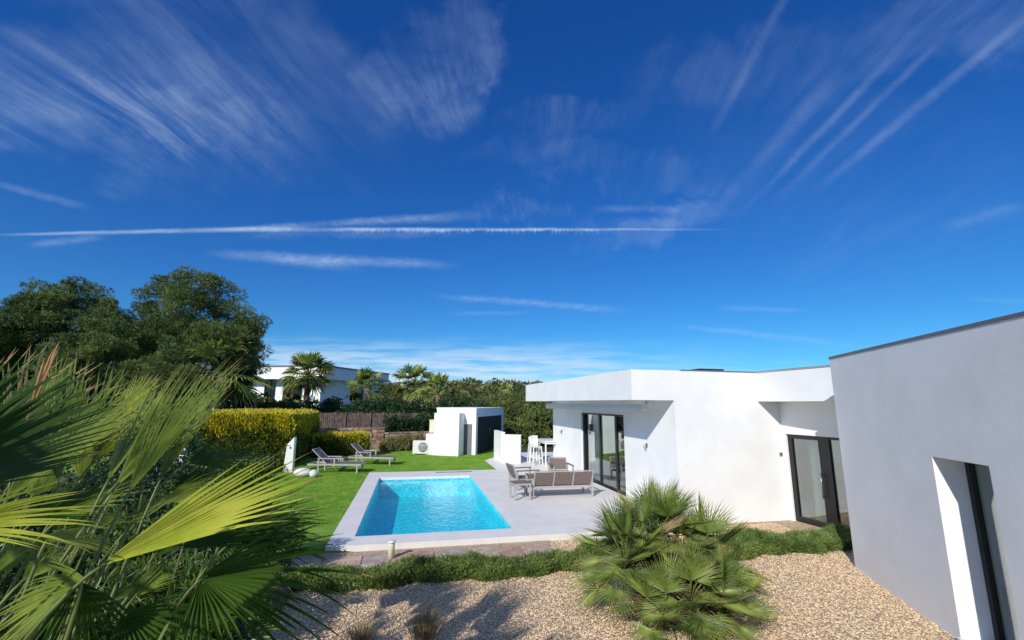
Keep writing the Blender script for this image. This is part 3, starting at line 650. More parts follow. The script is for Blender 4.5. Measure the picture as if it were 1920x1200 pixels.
# sun loungers
def lounger(loc, rz, label):
    e = empty('sun_lounger', loc, rz, label, 'sun lounger')
    # local: head at x=-1, foot at x=1
    for x in (-.55, .85):
        for y in (-.31, .31): mb = MB(); mb.box(x-.025, y-.025, 0, x+.025, y+.025, .31 if x > 0 else .50); mb.build('leg', M['furn_metal'], e, .004)
    mb = MB(); mb.box(-.95, -.34, .27, .98, -.29, .33); mb.box(-.95, .29, .27, .98, .34, .33); mb.box(.93, -.29, .27, .98, .29, .33); mb.box(-.95, -.29, .27, -.9, .29, .33); mb.build('frame', M['furn_metal'], e)
    for y in (-.315, .315): mb = MB(); mb.box(-.60, y-.03, .5, .05, y+.03, .53); mb.box(.0, y-.02, .33, .04, y+.02, .5); mb.build('armrest', M['furn_metal'], e)
    slats(e, (-.28, -.285, .325), (-.28, .285, .325), (1.22, 0, 0), 12, .1, .014, 'taupe', 'seat_slat')
    a = Vector((-.28, 0, .33)); b = Vector((-.82, 0, .82)); u = b-a
    slats(e, a+Vector((0, -.27, 0)), a+Vector((0, .27, 0)), u, 8, .1, .014, 'taupe', 'back_slat')
    mb = MB(); [mb.bar(a+Vector((0, y, 0)), b+Vector((0, y, 0)), .03, .03) for y in (-.29, .29)]; mb.bar(b+Vector((0, -.3, 0)), b+Vector((0, .3, 0)), .03, .03); mb.build('back_frame', M['furn_metal'], e)
    return e
lounger((-2.55, 18.0, ZT-.01), R(-12), 'taupe and white sun lounger nearest the pool, left one')
lounger((-1.45, 19.95, ZT-.01), R(-16), 'taupe and white sun lounger further back by the low hedge end')
# white pebble lamps and pillar
mb = MB(); prof = [(.02, 0)]+[(math.sin(t)*.27, .15-math.cos(t)*.15) for t in np.linspace(.35, 2.9, 9)]+[(.01, .30)]
o = mb.lathe(prof, 20, sx=1.1, sy=.9).build('pebble_lamp', M['plastic'], loc=(-3.52, 17.1, ZT-.02)); tag(o, 'larger oval white pebble lamp lying on the lawn', 'garden lamp')
mb = MB(); prof = [(.02, 0)]+[(math.sin(t)*.14, .13-math.cos(t)*.13) for t in np.linspace(.35, 2.9, 9)]+[(.01, .26)]
o = mb.lathe(prof, 20).build('pebble_lamp', M['plastic'], loc=(-3.13, 16.9, ZT-.02)); tag(o, 'smaller round white ball lamp lying on the lawn', 'garden lamp')
pl = empty('garden_shower', (-4.25, 18.3, ZT-.02), R(-25), 'white upright shower panel with slanted top before the hedge', 'shower')
mb = MB(); mb.add([(-.2, -.06, 0), (.2, -.06, 0), (.2, .06, 0), (-.2, .06, 0), (-.13, -.06, .98), (.16, -.06, 1.26), (.16, .06, 1.26), (-.13, .06, .98)], [(0, 3, 2, 1), (4, 5, 6, 7), (0, 1, 5, 4), (1, 2, 6, 5), (2, 3, 7, 6), (3, 0, 4, 7)]); mb.build('panel', M['plastic'], pl, .01)
mb = MB(); mb.tube([(0, -.06, .95), (0, -.2, .97)], .012); mb.lathe([(.05, 0), (.05, .015), (.01, .03)], 12, (0, -.2, .94)); mb.build('shower_head', M['steel'], pl)
# cream bollard lamp in the planting strip
bo = empty('bollard_light', (-.2, 8.42, 0.02), 0, 'short cream bollard light by the flagstones in front of the pool', 'garden light')
mb = MB(); mb.lathe([(.055, 0), (.055, .24), (.05, .26)], 16); mb.build('post', M['cream'], bo)
mb = MB(); mb.lathe([(.065, .26), (.065, .285), (.02, .295)], 16); mb.build('cap', M['white_metal'], bo)

# ------------------------------------------------------------------ stone boundary wall, reed fence, neighbour's house
sw = empty('stone_wall', (-1.2, 25.6, 0), 0, 'brown dry stone boundary wall with stepped top behind the lawn', 'wall')
def swall(x0, y0, x1, y1, h):
    d = Vector((x1-x0, y1-y0, 0)); L = d.length; d.normalize(); n = Vector((d.y, -d.x, 0)); a = math.atan2(d.y, d.x)
    mb = MB(); mm = Matrix.Translation((x0+1.2, y0-25.6, 0))@Matrix.Rotation(a, 4, 'Z')
    mb.box(0, .04, 0, L, .30, h-.02, 0, mm); mb.build('wall_core', M['st3'], sw)
    mb = MB(); mb.box(0, -.02, 0, L, .04, .22, 0, mm); mb.build('plinth', M['st4'], sw)
    z = .23
    while z < h-.05:
        hh = min(random.uniform(.15, .24), h-z); x = 0
        while x < L:
            w = random.uniform(.22, .46); w = min(w, L-x+.01)
            jj = lambda: random.uniform(-.018, .018)
            mb = MB(); x_0, x_1, z_0, z_1 = x+.012, x+w-.012, z+.01, z+hh-.01; yq = -random.uniform(.0, .05)
            pts = [(x_0+jj(), yq, z_0+jj()), (x_1+jj(), yq+jj(), z_0+jj()), (x_1+jj(), yq, z_1+jj()), (x_0+jj(), yq+jj(), z_1+jj())]
            bk = [(p[0], .05, p[2]) for p in pts]; v = [mm@Vector(p) for p in pts+bk]
            mb.add(v, [(0, 1, 2, 3), (1, 0, 4, 5), (2, 1, 5, 6), (3, 2, 6, 7), (0, 3, 7, 4)]); mb.build('stone', M['st%d' % random.choice([0, 0, 1, 2, 3, 4, 5])], sw)
            x += w
        z += hh
swall(-4.6, 24.6, -1.35, 25.5, 1.33); swall(-1.35, 25.55, 2.4, 26.6, 1.06)
rf = empty('reed_fence', (-1, 28, 0), 0, 'brown heather screen fence above the stone wall', 'fence')
for (x0, x1, y0, y1, zb, zt) in ((-12, -4.4, 27.0, 28, .9, 2.02), (-4.4, 1.2, 28, 29.0, .9, 2.02)):
    n = 150; v = []; f = []
    for i in range(n+1):
        t = i/n; off = (.02 if i % 2 else 0)+random.uniform(0, .02); tz = zt+random.uniform(-.05, .05)
        v += [(x0+(x1-x0)*t+1, y0+(y1-y0)*t-28+off, zb-1), (x0+(x1-x0)*t+1, y0+(y1-y0)*t-28+off, tz)]
    f = [(2*i, 2*i+2, 2*i+3, 2*i+1) for i in range(n)]
    mb = MB(); mb.add(v, f); o = mb.build('reed_panel', M['reed'], rf); s_ = o.modifiers.new('thick', 'SOLIDIFY'); s_.thickness = .03
    for k in range(4): mb = MB(); xx = x0+(x1-x0)*(k+.5)/4+1; y_ = y0+(y1-y0)*(k+.5)/4-28-.02; mb.tube([(xx, y_, -.2), (xx, y_, zt+.03)], .03, 6); mb.build('post', M['bark'], rf)
wwl = MB(); wwl.box(-9.6, 18.9, 0, -7.95, 19.12, 1.72); o = tag(wwl.build('boundary_wall', M['render']), 'white rendered boundary wall left of the golden hedge', 'wall')

hc = atY(600, 745, 56); hz = 2.6
nb_ = empty('neighbour_house', (hc.x, hc.y, 0), ang_s, 'white single storey villa on the rise behind the palms', 'house'); nb_.scale = (1.05, 1.05, .95)
# local: corner at origin, face A runs to -x (lit), face B runs to +y (shade)
mb = MB(); mb.prism([(-9.8, -1.4), (1.2, -1.4), (1.2, 12.5), (-9.8, 12.5)], 5.5, 7.0); mb.build('roof', M['render'], nb_)
mb = MB(); mb.prism([(-9.9, -1.5), (1.3, -1.5), (1.3, 12.6), (-9.9, 12.6)], 7.001, 7.15); mb.build('parapet_coping', M['coping'], nb_)
mb = MB(); mb.box(-13, 0, 0, -7.6, .3, 5.5); mb.box(-6.0, 0, 0, -5.0, .3, 5.5); mb.box(-2.4, 0, 0, 0, .3, 5.5); mb.box(-.3, .3, 0, 0, 5.5, 5.5); mb.box(-.3, 8.5, 0, 0, 12, 5.5); mb.box(-13, 11.7, 0, -.3, 12, 5.5); mb.box(-.3, 5.5, 0, 0, 8.5, 3.0); mb.box(-13, .3, 5.35, -.3, 11.7, 5.45); mb.box(-13, .3, 0, -12.7, 11.7, 5.5); mb.build('wall', M['render'], nb_)
for a, b in ((-7.6, -6.0), (-5.0, -2.4)):
    w_ = MB(); w_.box(a, .1, 0, a+.12, .2, 5.5); w_.box(b-.12, .1, 0, b, .2, 5.5); w_.box((a+b)/2-.06, .1, 0, (a+b)/2+.06, .2, 5.5); fr = w_.build('window', M['alu'], nb_)
    w_ = MB(); w_.box(a+.12, .14, 0, (a+b)/2-.06, .16, 5.5); w_.box((a+b)/2+.06, .14, 0, b-.12, .16, 5.5); w_.build('pane', M['glass_dark'], fr)
w_ = MB(); w_.box(-.22, 5.5, 3, -.12, 5.6, 5.4); w_.box(-.22, 8.4, 3, -.12, 8.5, 5.4); fr = w_.build('window', M['alu'], nb_); w_ = MB(); w_.box(-.18, 5.6, 3, -.16, 8.4, 5.4); w_.build('pane', M['glass_dark'], fr)
mb = MB(); mb.box(-17, 2.0, 0, -13.0, 9, 4.9); mb.build('annex', M['render'], nb_)

# ------------------------------------------------------------------ hedges
def box_hedge(name, x0, x1, y0, y1, z0, z1, n, L, w, label, goldtop=True, core=True, rz=0., origin=None):
    cx, cy = (x0+x1)/2, (y0+y1)/2; hx, hy = (x1-x0)/2, (y1-y0)/2; h = z1-z0
    e = empty(name, (cx, cy, z0), rz, label, 'hedge')
    areas = np.array([2*hx*h, 2*hx*h, 2*hy*h, 2*hy*h, 4*hx*hy]); fc = rng.choice(5, n, p=areas/areas.sum())
    a = rng.uniform(-1, 1, n); b = rng.random(n)
    P = np.zeros((n, 3)); Nn = np.zeros((n, 3))
    for k, (ax, sg) in enumerate(((1, -1), (1, 1), (0, -1), (0, 1))):
        m = fc == k
        if ax == 1: P[m] = np.stack([a[m]*hx, np.full(m.sum(), sg*hy), b[m]*h], 1); Nn[m, 1] = sg
        else: P[m] = np.stack([np.full(m.sum(), sg*hx), a[m]*hy, b[m]*h], 1); Nn[m, 0] = sg
    m = fc == 4; P[m] = np.stack([a[m]*hx, (b[m]*2-1)*hy, np.full(m.sum(), h)], 1); Nn[m, 2] = 1
    lump = .05*np.sin(P[:, 0]*5.1+P[:, 2]*4)+.04*np.sin(P[:, 1]*6.3+P[:, 2]*3+1)+rng.normal(0, .03, n)
    P = P+Nn*(lump-.05)[:, None]*min(1, h)
    Dv = unit(Nn*.7+np.array([0, 0, .8])+rdir(n)*.45)
    Tt = blades(P-Dv*.04, Dv, L*rng.uniform(.6, 1.3, n), w)
    zt = np.concatenate([P[:, 2], P[:, 2]])/h
    out = np.concatenate([lump, lump])
    pg = 1/(1+np.exp(-((zt-.84)*13+out*30+np.tile(np.sin(P[:, 0]*3.3)*np.cos(P[:, 1]*2.1+P[:, 2]*2), 2)*.8))) if goldtop else np.zeros(2*n)
    mi = np.where(np.tile(rng.random(n), 2) < pg*.92+.04*goldtop, 0, 1)
    link('foliage', tri_mesh('foliage', Tt, [M['gold'], M['hedge_g']] if goldtop else [M[goldtop_m], M[goldtop_m]], mi), e)
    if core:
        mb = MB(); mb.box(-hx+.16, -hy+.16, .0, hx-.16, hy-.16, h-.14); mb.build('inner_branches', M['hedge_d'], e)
    return e
box_hedge('golden_hedge', -7.85, -4.55, 19.2, 24.6, ZT-.05, 2.12, 60000, .17, .05, 'tall clipped golden conifer hedge left of the loungers')
box_hedge('golden_hedge', -4.35, -1.95, 22.6, 23.7, ZT-.05, 1.13, 12000, .14, .04, 'low clipped hedge with yellow tips behind the loungers')
def rosemary(name, x0, x1, yf, yb, h, n, label):
    e = empty(name, ((x0+x1)/2, (yf(x0)+yb(x0))/2, 0), 0, label, 'hedge'); ox, oy = (x0+x1)/2, (yf(x0)+yb(x0))/2
    x = rng.uniform(x0, x1, n); t = rng.random(n); top = rng.random(n) < .62
    hx = h*(.85+.18*np.sin(x*2.3)+.10*np.sin(x*5.9+1)+.06*np.sin(x*13))
    F = yf(x)+.06*np.sin(x*3.1)+.05*np.sin(x*8.3); B = yb(x)
    y = np.where(top, F+(B-F)*t, F+rng.uniform(-.02, .06, n)); z = np.where(top, hx*(1-.35*(2*t-1)**4)-.09*rng.random(n), hx*t*.92)
    Nn = np.where(top[:, None], np.array([0, -.15, 1.]), np.array([0, -1., .55]))
    Dv = unit(Nn*.8+rdir(n)*.6+np.array([.15, 0, .25])); P = np.stack([x-ox, y-oy, z], 1)-Dv*.08
    L = rng.uniform(.08, .17, n); T1 = blades(P, Dv, L, .012)
    k = 5; Pk = np.repeat(P, k, 0)+np.repeat(Dv*L[:, None], k, 0)*np.tile(np.linspace(.3, .95, k), n)[:, None]; Dk = unit(np.repeat(Dv, k, 0)+rdir(n*k)*.8)
    T2 = blades(Pk, Dk, .045, .011)
    link('foliage', tri_mesh('foliage', np.concatenate([T1, T2]), [M['rosemary']]), e)
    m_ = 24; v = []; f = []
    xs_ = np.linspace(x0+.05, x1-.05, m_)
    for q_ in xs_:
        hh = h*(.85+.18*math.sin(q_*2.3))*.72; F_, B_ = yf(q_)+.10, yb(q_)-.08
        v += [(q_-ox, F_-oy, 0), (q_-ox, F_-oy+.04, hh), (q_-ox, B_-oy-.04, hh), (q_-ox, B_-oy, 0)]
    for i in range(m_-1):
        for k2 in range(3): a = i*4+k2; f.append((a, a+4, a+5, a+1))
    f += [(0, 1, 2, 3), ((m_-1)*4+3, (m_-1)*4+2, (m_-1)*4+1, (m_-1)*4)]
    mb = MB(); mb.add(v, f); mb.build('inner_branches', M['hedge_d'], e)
rosemary('rosemary_hedge', -2.0, 2.9, lambda x: 7.27+.0*x, lambda x: 7.74+.0*x, .24, 17000, 'low green rosemary hedge between the pool flagstones and the gravel')
rosemary('rosemary_hedge', 2.9, 8.6, lambda x: 7.22+(x-2.9)*.03, lambda x: 7.80+(x-2.9)*.03, .29, 19000, 'low green rosemary hedge from the fan palm to the entrance')

# ------------------------------------------------------------------ trees, shrubs
def foliage_tree(name, base, h, crown, nclump, ntuft, k, L, w, mats, label, cat='tree', group=None, trunk_r=.15, seed=0, bark='bark', top_bias=.3, clump_r=(.16, .28), fill=.45, spread=.8, lobes=0):
    """crown = (cx,cy,cz,rx,ry,rz) relative to base; clumps on the crown shell, tufts on each clump"""
    global rng
    keep = rng; rng = np.random.default_rng(seed)
    e = empty(name, base, 0, label, cat, group)
    c = np.array(crown[:3]); r = np.array(crown[3:]); P, _ = shell((0, 0, 0), (1, 1, 1), nclump, fill); P[:, 2] = P[:, 2]*.9+top_bias*.3
    if lobes:
        Lc, _ = shell((0, 0, 0), (.72, .72, .74), lobes, .35); Pl, _ = shell((0, 0, 0), (.34, .34, .26), nclump, .5); P = Lc[rng.integers(0, lobes, nclump)]+Pl
    cc = c+P*r; cr = rng.uniform(*clump_r, nclump)*r.mean()
    Ps = []; Ds = []
    for q, rr in zip(cc, cr): a, b = shell(q, (rr*1.15, rr*1.15, rr*.8), ntuft, .6); Ps.append(a); Ds.append(b)
    Ps = np.concatenate(Ps); Ds = unit(np.concatenate(Ds)+np.array([0, 0, .35]))
    T_ = tufts(Ps, Ds, k, L, w, spread)
    half = np.repeat(rng.integers(0, len(mats), nclump), ntuft*k); mi = np.concatenate([half, half])
    link('crown', tri_mesh('crown', T_, mats, mi), e)
    mb = MB(); th = max(.3, c[2]-r[2]*.5)
    mb.tube([(0, 0, -.1), (rng.normal(0, .05)*h*.2, rng.normal(0, .05)*h*.2, th*.55), (c[0]*.6, c[1]*.6, th), (c[0], c[1], c[2]+r[2]*.3)], [trunk_r, trunk_r*.8, trunk_r*.65, trunk_r*.25], 8)
    for q in cc[:: max(1, nclump//14)]: mb.tube([(c[0]*.5, c[1]*.5, th*.9), tuple((np.array([c[0]*.6, c[1]*.6, th])+q)/2+rng.normal(0, .1, 3)), tuple(q)], [trunk_r*.45, trunk_r*.28, trunk_r*.08], 5)
    mb.build('trunk', M[bark], e); rng = keep
    return e
def pine(px, d, top_py, hw_px, label, seed, dens=1., low=.2, mats=None):
    g = atY(px, 755, d); dep = (Vector((g.x, g.y, CAM_H))-CP).dot(FWD); hh = (755-top_py)*dep/FPX+CAM_H; rr = hw_px*dep/FPX
    rz = hh*(1-low)/2*.98
    return foliage_tree('pine_tree', (g.x, g.y, 0), hh, (0, 0, hh-rz-.1, rr, rr*.9, rz), int(210*dens), 84, 7, .21, .022, mats or [M['pine'], M['pine'], M['pine2']], label, 'tree', 'pines behind the garden on the left', .22, seed, fill=.55, clump_r=(.09, .16), lobes=max(6, int(15*dens)))
pine(352, 27, 488, 128, 'tall dark pine with its rounded crown against the sky', 11, 1.5, .10)
pine(240, 28, 512, 95, 'rounded dark pine left of the tallest one', 18, .9, .1)
pine(440, 30, 558, 40, 'narrow dark pine at the right edge of the pine group', 12, .5, .2)
pine(170, 31, 522, 90, 'mid height pine filling the gap between the two tall pines', 17, .8, .1)
pine(60, 26, 492, 105, 'tall ragged pine at the left of the group with thin top', 13, 1., .1)
pine(150, 24, 560, 95, 'broad lower pine in front of the left group', 14, .9, .05, [M['pine2'], M['pine']])
pine(-70, 24, 470, 130, 'tall pine at the far left edge of the picture', 15, .9, .05)
pine(300, 23, 635, 80, 'short bushy pine under the tall crown', 16, .6, .0, [M['pine2'], M['pine']])

def fan(mb_T, hub, axis, nrm, Rr, n, spread, fuse, pleat=.35, droop=.15, cup=.15, wmul=1., steps=7, seed=None, jit=.06, irregular=0.):
    """append triangles of a pleated fan leaf; numpy version"""
    a = unit(np.array(axis, float)); nn = np.array(nrm, float); nn = unit(nn-a*(nn@a)); b = np.cross(nn, a)
    th = np.linspace(-spread, spread, n)+rng.normal(0, jit*spread/n*3, n); half = spread/(n-1)
    t = np.linspace(0.04, 1, steps+1)
    for i in range(n):
        Ld = Rr*(1-.28*(abs(th[i])/max(spread, .01))**2)*rng.uniform(.88, 1.05)
        dr = math.cos(th[i])*a+math.sin(th[i])*b; sd_ = -math.sin(th[i])*a+math.cos(th[i])*b
        lift = cup*(th[i]/max(spread, .01))**2
        fz = fuse*rng.uniform(.85, 1.15); dz_ = droop*rng.uniform(.4, 1.6); tw = rng.normal(0, .25+irregular)
        wf_ = fz*Ld*math.tan(half)*wmul
        w = np.where(t < fz, t*Ld*math.tan(half)*wmul, wf_*np.clip(1-np.clip((t-fz)/(1-fz), 0, 1)**1.7, 0, 1))
        ctr = np.array(hub)+np.outer(t*Ld, dr)+np.outer(lift*t*Ld, nn)
        k = np.clip((t-fz*.8)/(1-fz*.8), 0, 1); ctr[:, 2] -= dz_*Ld*k**2.2; ctr += np.outer(tw*k**2*Ld*.08, sd_)
        mid = ctr-np.outer(w*pleat, nn); lf = ctr+np.outer(w, sd_)+np.outer(w*pleat, nn); rt = ctr-np.outer(w, sd_)+np.outer(w*pleat, nn)
        for p, q in ((lf, mid), (mid, rt)):
            mb_T.append(np.stack([p[:-1], q[:-1], q[1:]], 1)); mb_T.append(np.stack([p[:-1], q[1:], p[1:]], 1))
def leaf_obj(T, m, parent, name='leaf'):
    mi = np.concatenate([np.r_[np.zeros(len(t_)-1), 1] for t_ in T]) * (name == 'leaf'); T = np.concatenate(T); return link(name, tri_mesh(name, T, [m, M['leaf_tip']], mi), parent)

def far_palm(px, base_py, top_py, d, Rr, nl, label, seed, trunk=True):
    global rng
    keep = rng; rng = np.random.default_rng(seed)
    top = atY(px, top_py, d); bs = atY(px, base_py, d); e = empty('palm_tree', (top.x, top.y, 0), 0, label, 'palm tree', None)
    hz = top.z
    mb = MB(); mb.tube([(0, 0, -.1), (.04, 0, hz*.5), (0, 0, hz)], [.26, .22, .2], 10); mb.build('trunk', M['palmbark'], e)
    for i in range(nl):
        T = []; az = i*2.4+rng.normal(0, .2); el = R(rng.uniform(-40, 78)); ax = np.array([math.cos(az)*math.cos(el), math.sin(az)*math.cos(el), math.sin(el)])
        hub = np.array([0, 0, hz])+ax*Rr*.75; up = np.array([0, 0, 1.])+rng.normal(0, .25, 3)
        fan(T, hub, ax, up, Rr*rng.uniform(.8, 1.05), 13, R(68), .45, droop=.28, steps=4, wmul=1.1)
        o = leaf_obj(T, M[['leaf_dark', 'leaf_mid', 'leaf_mid'][i % 3]], e)
        pm = MB(); pm.tube([(0, 0, hz), tuple(hub)], [.03, .018], 5); pm.build('petiole', M['petiole'], e)
    rng = keep
far_palm(578, 760, 704, 37, 1.35, 54, 'full fan palm with brown trunk in front of the neighbour house', 21)
far_palm(690, 760, 728, 36, 1.15, 26, 'small fan palm right of the neighbour house', 22)
far_palm(775, 760, 722, 38, 1.35, 30, 'spiky fan palm standing taller than the shrubs left of the pool house', 23)
far_palm(822, 770, 740, 34, 1.2, 24, 'pale fan palm just behind the pool house corner', 24)
far_palm(418, 745, 700, 25.5, 1.5, 30, 'fan palm crown rising before the dark pines', 25)

def bush(name, base, rx, ry, h, n, L, w, m, label, group=None, seed=1, k=4):
    global rng
    keep = rng; rng = np.random.default_rng(seed)
    e = empty(name, base, 0, label, 'shrub', group)
    nc = 16; cc = rng.uniform(-1, 1, (nc, 3)); cc = cc/np.maximum(1, np.linalg.norm(cc[:, :2], axis=1))[:, None]*.72; cc[:, 2] = rng.uniform(.25, .8, nc)
    Ps = []; Ds = []
    for q in cc: a, b = shell(q*np.array([rx, ry, h]), (rx*.42, ry*.42, h*.30), n//nc, .5); Ps.append(a); Ds.append(b)
    Ps = np.concatenate(Ps); Ps[:, 2] = np.maximum(Ps[:, 2], .02); Ds = np.concatenate(Ds)
    link('foliage', tri_mesh('foliage', tufts(Ps, Ds, k, L, w, .9), [M[m]]), e)
    mb = MB()
    for q in cc[:7]: mb.tube([(0, 0, 0), tuple(q*np.array([rx, ry, h])*np.array([.5, .5, .6])), tuple(q*np.array([rx, ry, h]))], [.03, .02, .008], 5)
    mb.build('branches', M['bark'], e); rng = keep; return e
# dense row of shrubs behind the reed fence
xr = [-12.6, -10.3, -8.2, -6.1, -4.2, -2.4, -.6, 1.3, 3.0, 4.7]
dd_ = ['over the golden hedge at the far left', 'behind the left end of the golden hedge', 'behind the middle of the golden hedge', 'below the neighbour house trunk palm', 'behind the hedge corner', 'behind the left reed panel', 'behind the middle reed panel', 'left of the pool house roof', 'right behind the pool house', 'behind the black pool house door']
for i, x in enumerate(xr):
    bush('tall_shrub', (x, 30.2+.15*i+rng.normal(0, .3), .6), 1.5, 1.2, 2.1+rng.normal(0, .2), 2600, .17, .07, 'oleander', 'dense dark green shrub '+dd_[i], 'shrubs behind the reed fence', 40+i)
for i, (x, y, h, lb) in enumerate([(-.6, 27.7, 1.75, 'where the reed fence ends'), (.35, 27.9, 1.7, 'between the reed fence and the pool house'), (1.3, 28.3, 1.75, 'against the left side of the pool house'), (-3.6, 29.4, 2.3, 'leaning over the middle of the reed fence')]):
    bush('tall_shrub', (x, y, .2), .95, .6, h, 1800, .14, .06, 'oleander', 'dark dense shrub '+lb, 'shrubs behind the reed fence', 70+i)
for i, (x, y, h, lb) in enumerate([(-5.25, 14.3, .75, 'on the left lawn edge, nearest'), (-5.5, 16.2, .8, 'on the left lawn edge, middle'), (-5.6, 17.9, .7, 'at the foot of the golden hedge'), (-4.75, 11.6, .8, 'on the left lawn edge behind the bright leaf')]):
    bush('low_shrub', (x, y, .05), 1.0, 1.0, h, 2200, .10, .045, 'shrub', 'low green shrub '+lb, 'low shrubs along the lawn edge', 90+i)
for i, (x, y, h, m, lb) in enumerate([(-1.05, 24.9, .85, 'leaf_old', 'left'), (-.3, 25.1, .8, 'leaf_old', 'middle'), (.5, 25.3, .85, 'leaf_old', 'right')]):
    bush('reddish_shrub', (x, y, ZT-.02), .48, .4, h, 1100, .10, .03, m, 'small olive and rust shrub before the stone wall, %s of three' % lb, 'small shrubs before the stone wall', 60+i)
# bushy trees between the pool house and the villa, and beyond
near = [(968, 30, 790, 30), (1005, 28, 775, 34), (1040, 30, 765, 34), (985, 38, 745, 38), (1025, 36, 748, 36), (955, 44, 738, 34), (1060, 40, 740, 40), (925, 50, 728, 34), (890, 42, 745, 34), (850, 46, 735, 34), (1000, 52, 727, 36), (735, 48, 728, 30), (700, 50, 742, 26), (1100, 44, 735, 40)]
ndesc = ['low bush right of the pool house', 'yellow green bush behind the partition walls', 'bushy tree beside the bar table', 'round tree above the partition wall', 'round tree left of the villa roof corner', 'tree above the pool house door', 'tree behind the villa corner', 'tree over the right end of the pool house roof', 'tree over the middle of the pool house roof', 'tree over the left end of the pool house roof', 'tree below the ridge left of the villa fascia', 'tree between the two small palms', 'tree beside the neighbour house window', 'tree hidden mostly behind the villa roof']
for i, (px, d, ty, hw) in enumerate(near):
    g = atY(px, 755, d); dep = (Vector((g.x, g.y, CAM_H))-CP).dot(FWD); tz = (755-ty)*dep/FPX+CAM_H; gz = float(hill_h(g.x, max(40, d))) if d > 40 else 0; r_ = hw*dep/FPX; hh = tz-gz
    rz = hh*.52
    foliage_tree('bushy_tree', (g.x, g.y, gz), hh, (0, 0, hh-rz, r_, r_, rz), 30, 46, 4, .26, .09, [M['wood1'], M['wood1'], M['pine2']], ndesc[i], 'tree', 'bushy trees on the slope', .09, 80+i, clump_r=(.26, .4))
# wood on the hillside
def wood():
    n = 950; out = []; mis = []
    y = 52+rng.random(n)**1.2*250; x = rng.uniform(-.62, .75, n)*y*1.15+y*.12
    for i in range(n):
        hz_ = float(hill_h(x[i], y[i])); r_ = rng.uniform(1.0, 2.6)*(.7+y[i]/300); nl = int(np.clip(420-y[i]*1.1, 110, 400))
        lf = .18+y[i]*.0032; c = np.array([x[i], y[i], hz_+r_*.7]); kc = 6
        q = rdir(kc)*r_*.5; a, b = shell((0, 0, 0), (1, 1, 1), nl, .3); rr = r_*rng.uniform(.42, .6)
        P = c+q[rng.integers(0, kc, nl)]+a*rr*np.array([1, 1, .8])
        out.append(blades(P, unit(b+rdir(nl)*.7), lf*1.6*rng.uniform(.6, 1.3, nl), lf)); mis.append(np.full(nl*2, rng.choice(4, p=[.45, .2, .2, .15])))
    return np.concatenate(out), np.concatenate(mis)
T, mi = wood()
M['wood2'] = mat('wood_leaf_dry', (.14, .12, .05), .7, col2=(.26, .22, .10), scale=.1)
M['wood4'] = mat('wood_leaf_light', (.18, .22, .05), .7, col2=(.30, .32, .09), scale=.3)
M['wood3'] = mat('wood_leaf_dark', (.03, .06, .015), .7, col2=(.08, .12, .03), scale=.1)
tag(link('far_wood', tri_mesh('far_wood', T, [M['wood1'], M['wood2'], M['wood3'], M['wood4']], mi)), 'low green wood of pines and scrub covering the far hillside', 'wood', kind='stuff')

# ------------------------------------------------------------------ mediterranean fan palm in the gravel
def fan_palm():
    e = empty('fan_palm', (3.32, 5.66, 0), 0, 'bushy mediterranean fan palm growing in the beige gravel', 'palm tree')
    stems = [((.0, .25, .0), (.05, .28, .80), 34, .56, .50, 0), ((-.25, .0, 0), (-.50, .05, .58), 24, .50, .42, 1), ((.25, .05, 0), (.60, .05, .58), 24, .52, .44, 2), ((0, -.15, 0), (.05, -.50, .36), 24, .45, .36, 3), ((-.1, .1, 0), (-.3, .12, .72), 18, .46, .42, 4), ((.2, -.2, 0), (.45, -.55, .25), 18, .44, .34, 5), ((-.2, -.2, 0), (-.35, -.55, .25), 16, .44, .34, 6), ((.1, .1, 0), (.32, .2, .66), 18, .46, .40, 7)]
    for b0, c0, nl, Rf, pt_, sid in stems:
        mb = MB(); mid = tuple((Vector(b0)+Vector(c0))/2+Vector((random.uniform(-.04, .04), .03, 0)))
        mb.tube([b0, mid, c0], [.10, .085, .06], 10); mb.build('stem', M['palmbark'], e)
        fb = np.concatenate([np.array(c0)+rng.normal(0, .05, (90, 3))*[1, 1, 1.2]]); T = blades(fb, unit(rdir(90)+[0, 0, .5]), .13, .012)
        tag(link('fibre', tri_mesh('fibre', T, [M['fibre']]), e), kind='stuff')
        for i in range(nl):
            az = i*2.399+rng.normal(0, .15); fr = (i+.5)/nl; el = R(84-fr*118+rng.normal(0, 8))
            ax = np.array([math.cos(az)*math.cos(el), math.sin(az)*math.cos(el), math.sin(el)]); pl_ = pt_*rng.uniform(.75, 1.1)
            hub = np.array(c0)+ax*pl_+np.array([0, 0, -.04*(1-math.sin(el))]); up = np.array([0, 0, 1.])-ax*ax[2]
            if abs(el) > 1.2: up = np.array([math.sin(az), -math.cos(az), .1])
            ax2 = unit(ax+np.array([0, 0, -.25 if el < .6 else 0.])); up = unit(up+rdir(1)[0]*.25)
            T = []; fan(T, hub, ax2, up, Rf*rng.uniform(.75, 1.1), 30, R(rng.uniform(75, 108)), .27, pleat=.8, droop=.04, cup=.32, wmul=1.0, steps=5, jit=.08)
            m_ = M['chama'] if rng.random() > (.02 if fr < .7 else .12) else M['chama_dry']
            leaf = leaf_obj(T, m_, e)
            pm = MB(); pm.tube([c0, tuple((np.array(c0)+hub)/2+[0, 0, .03]), tuple(hub)], [.012, .008, .006], 5); pm.build('petiole', M['petiole'], e)
fan_palm()
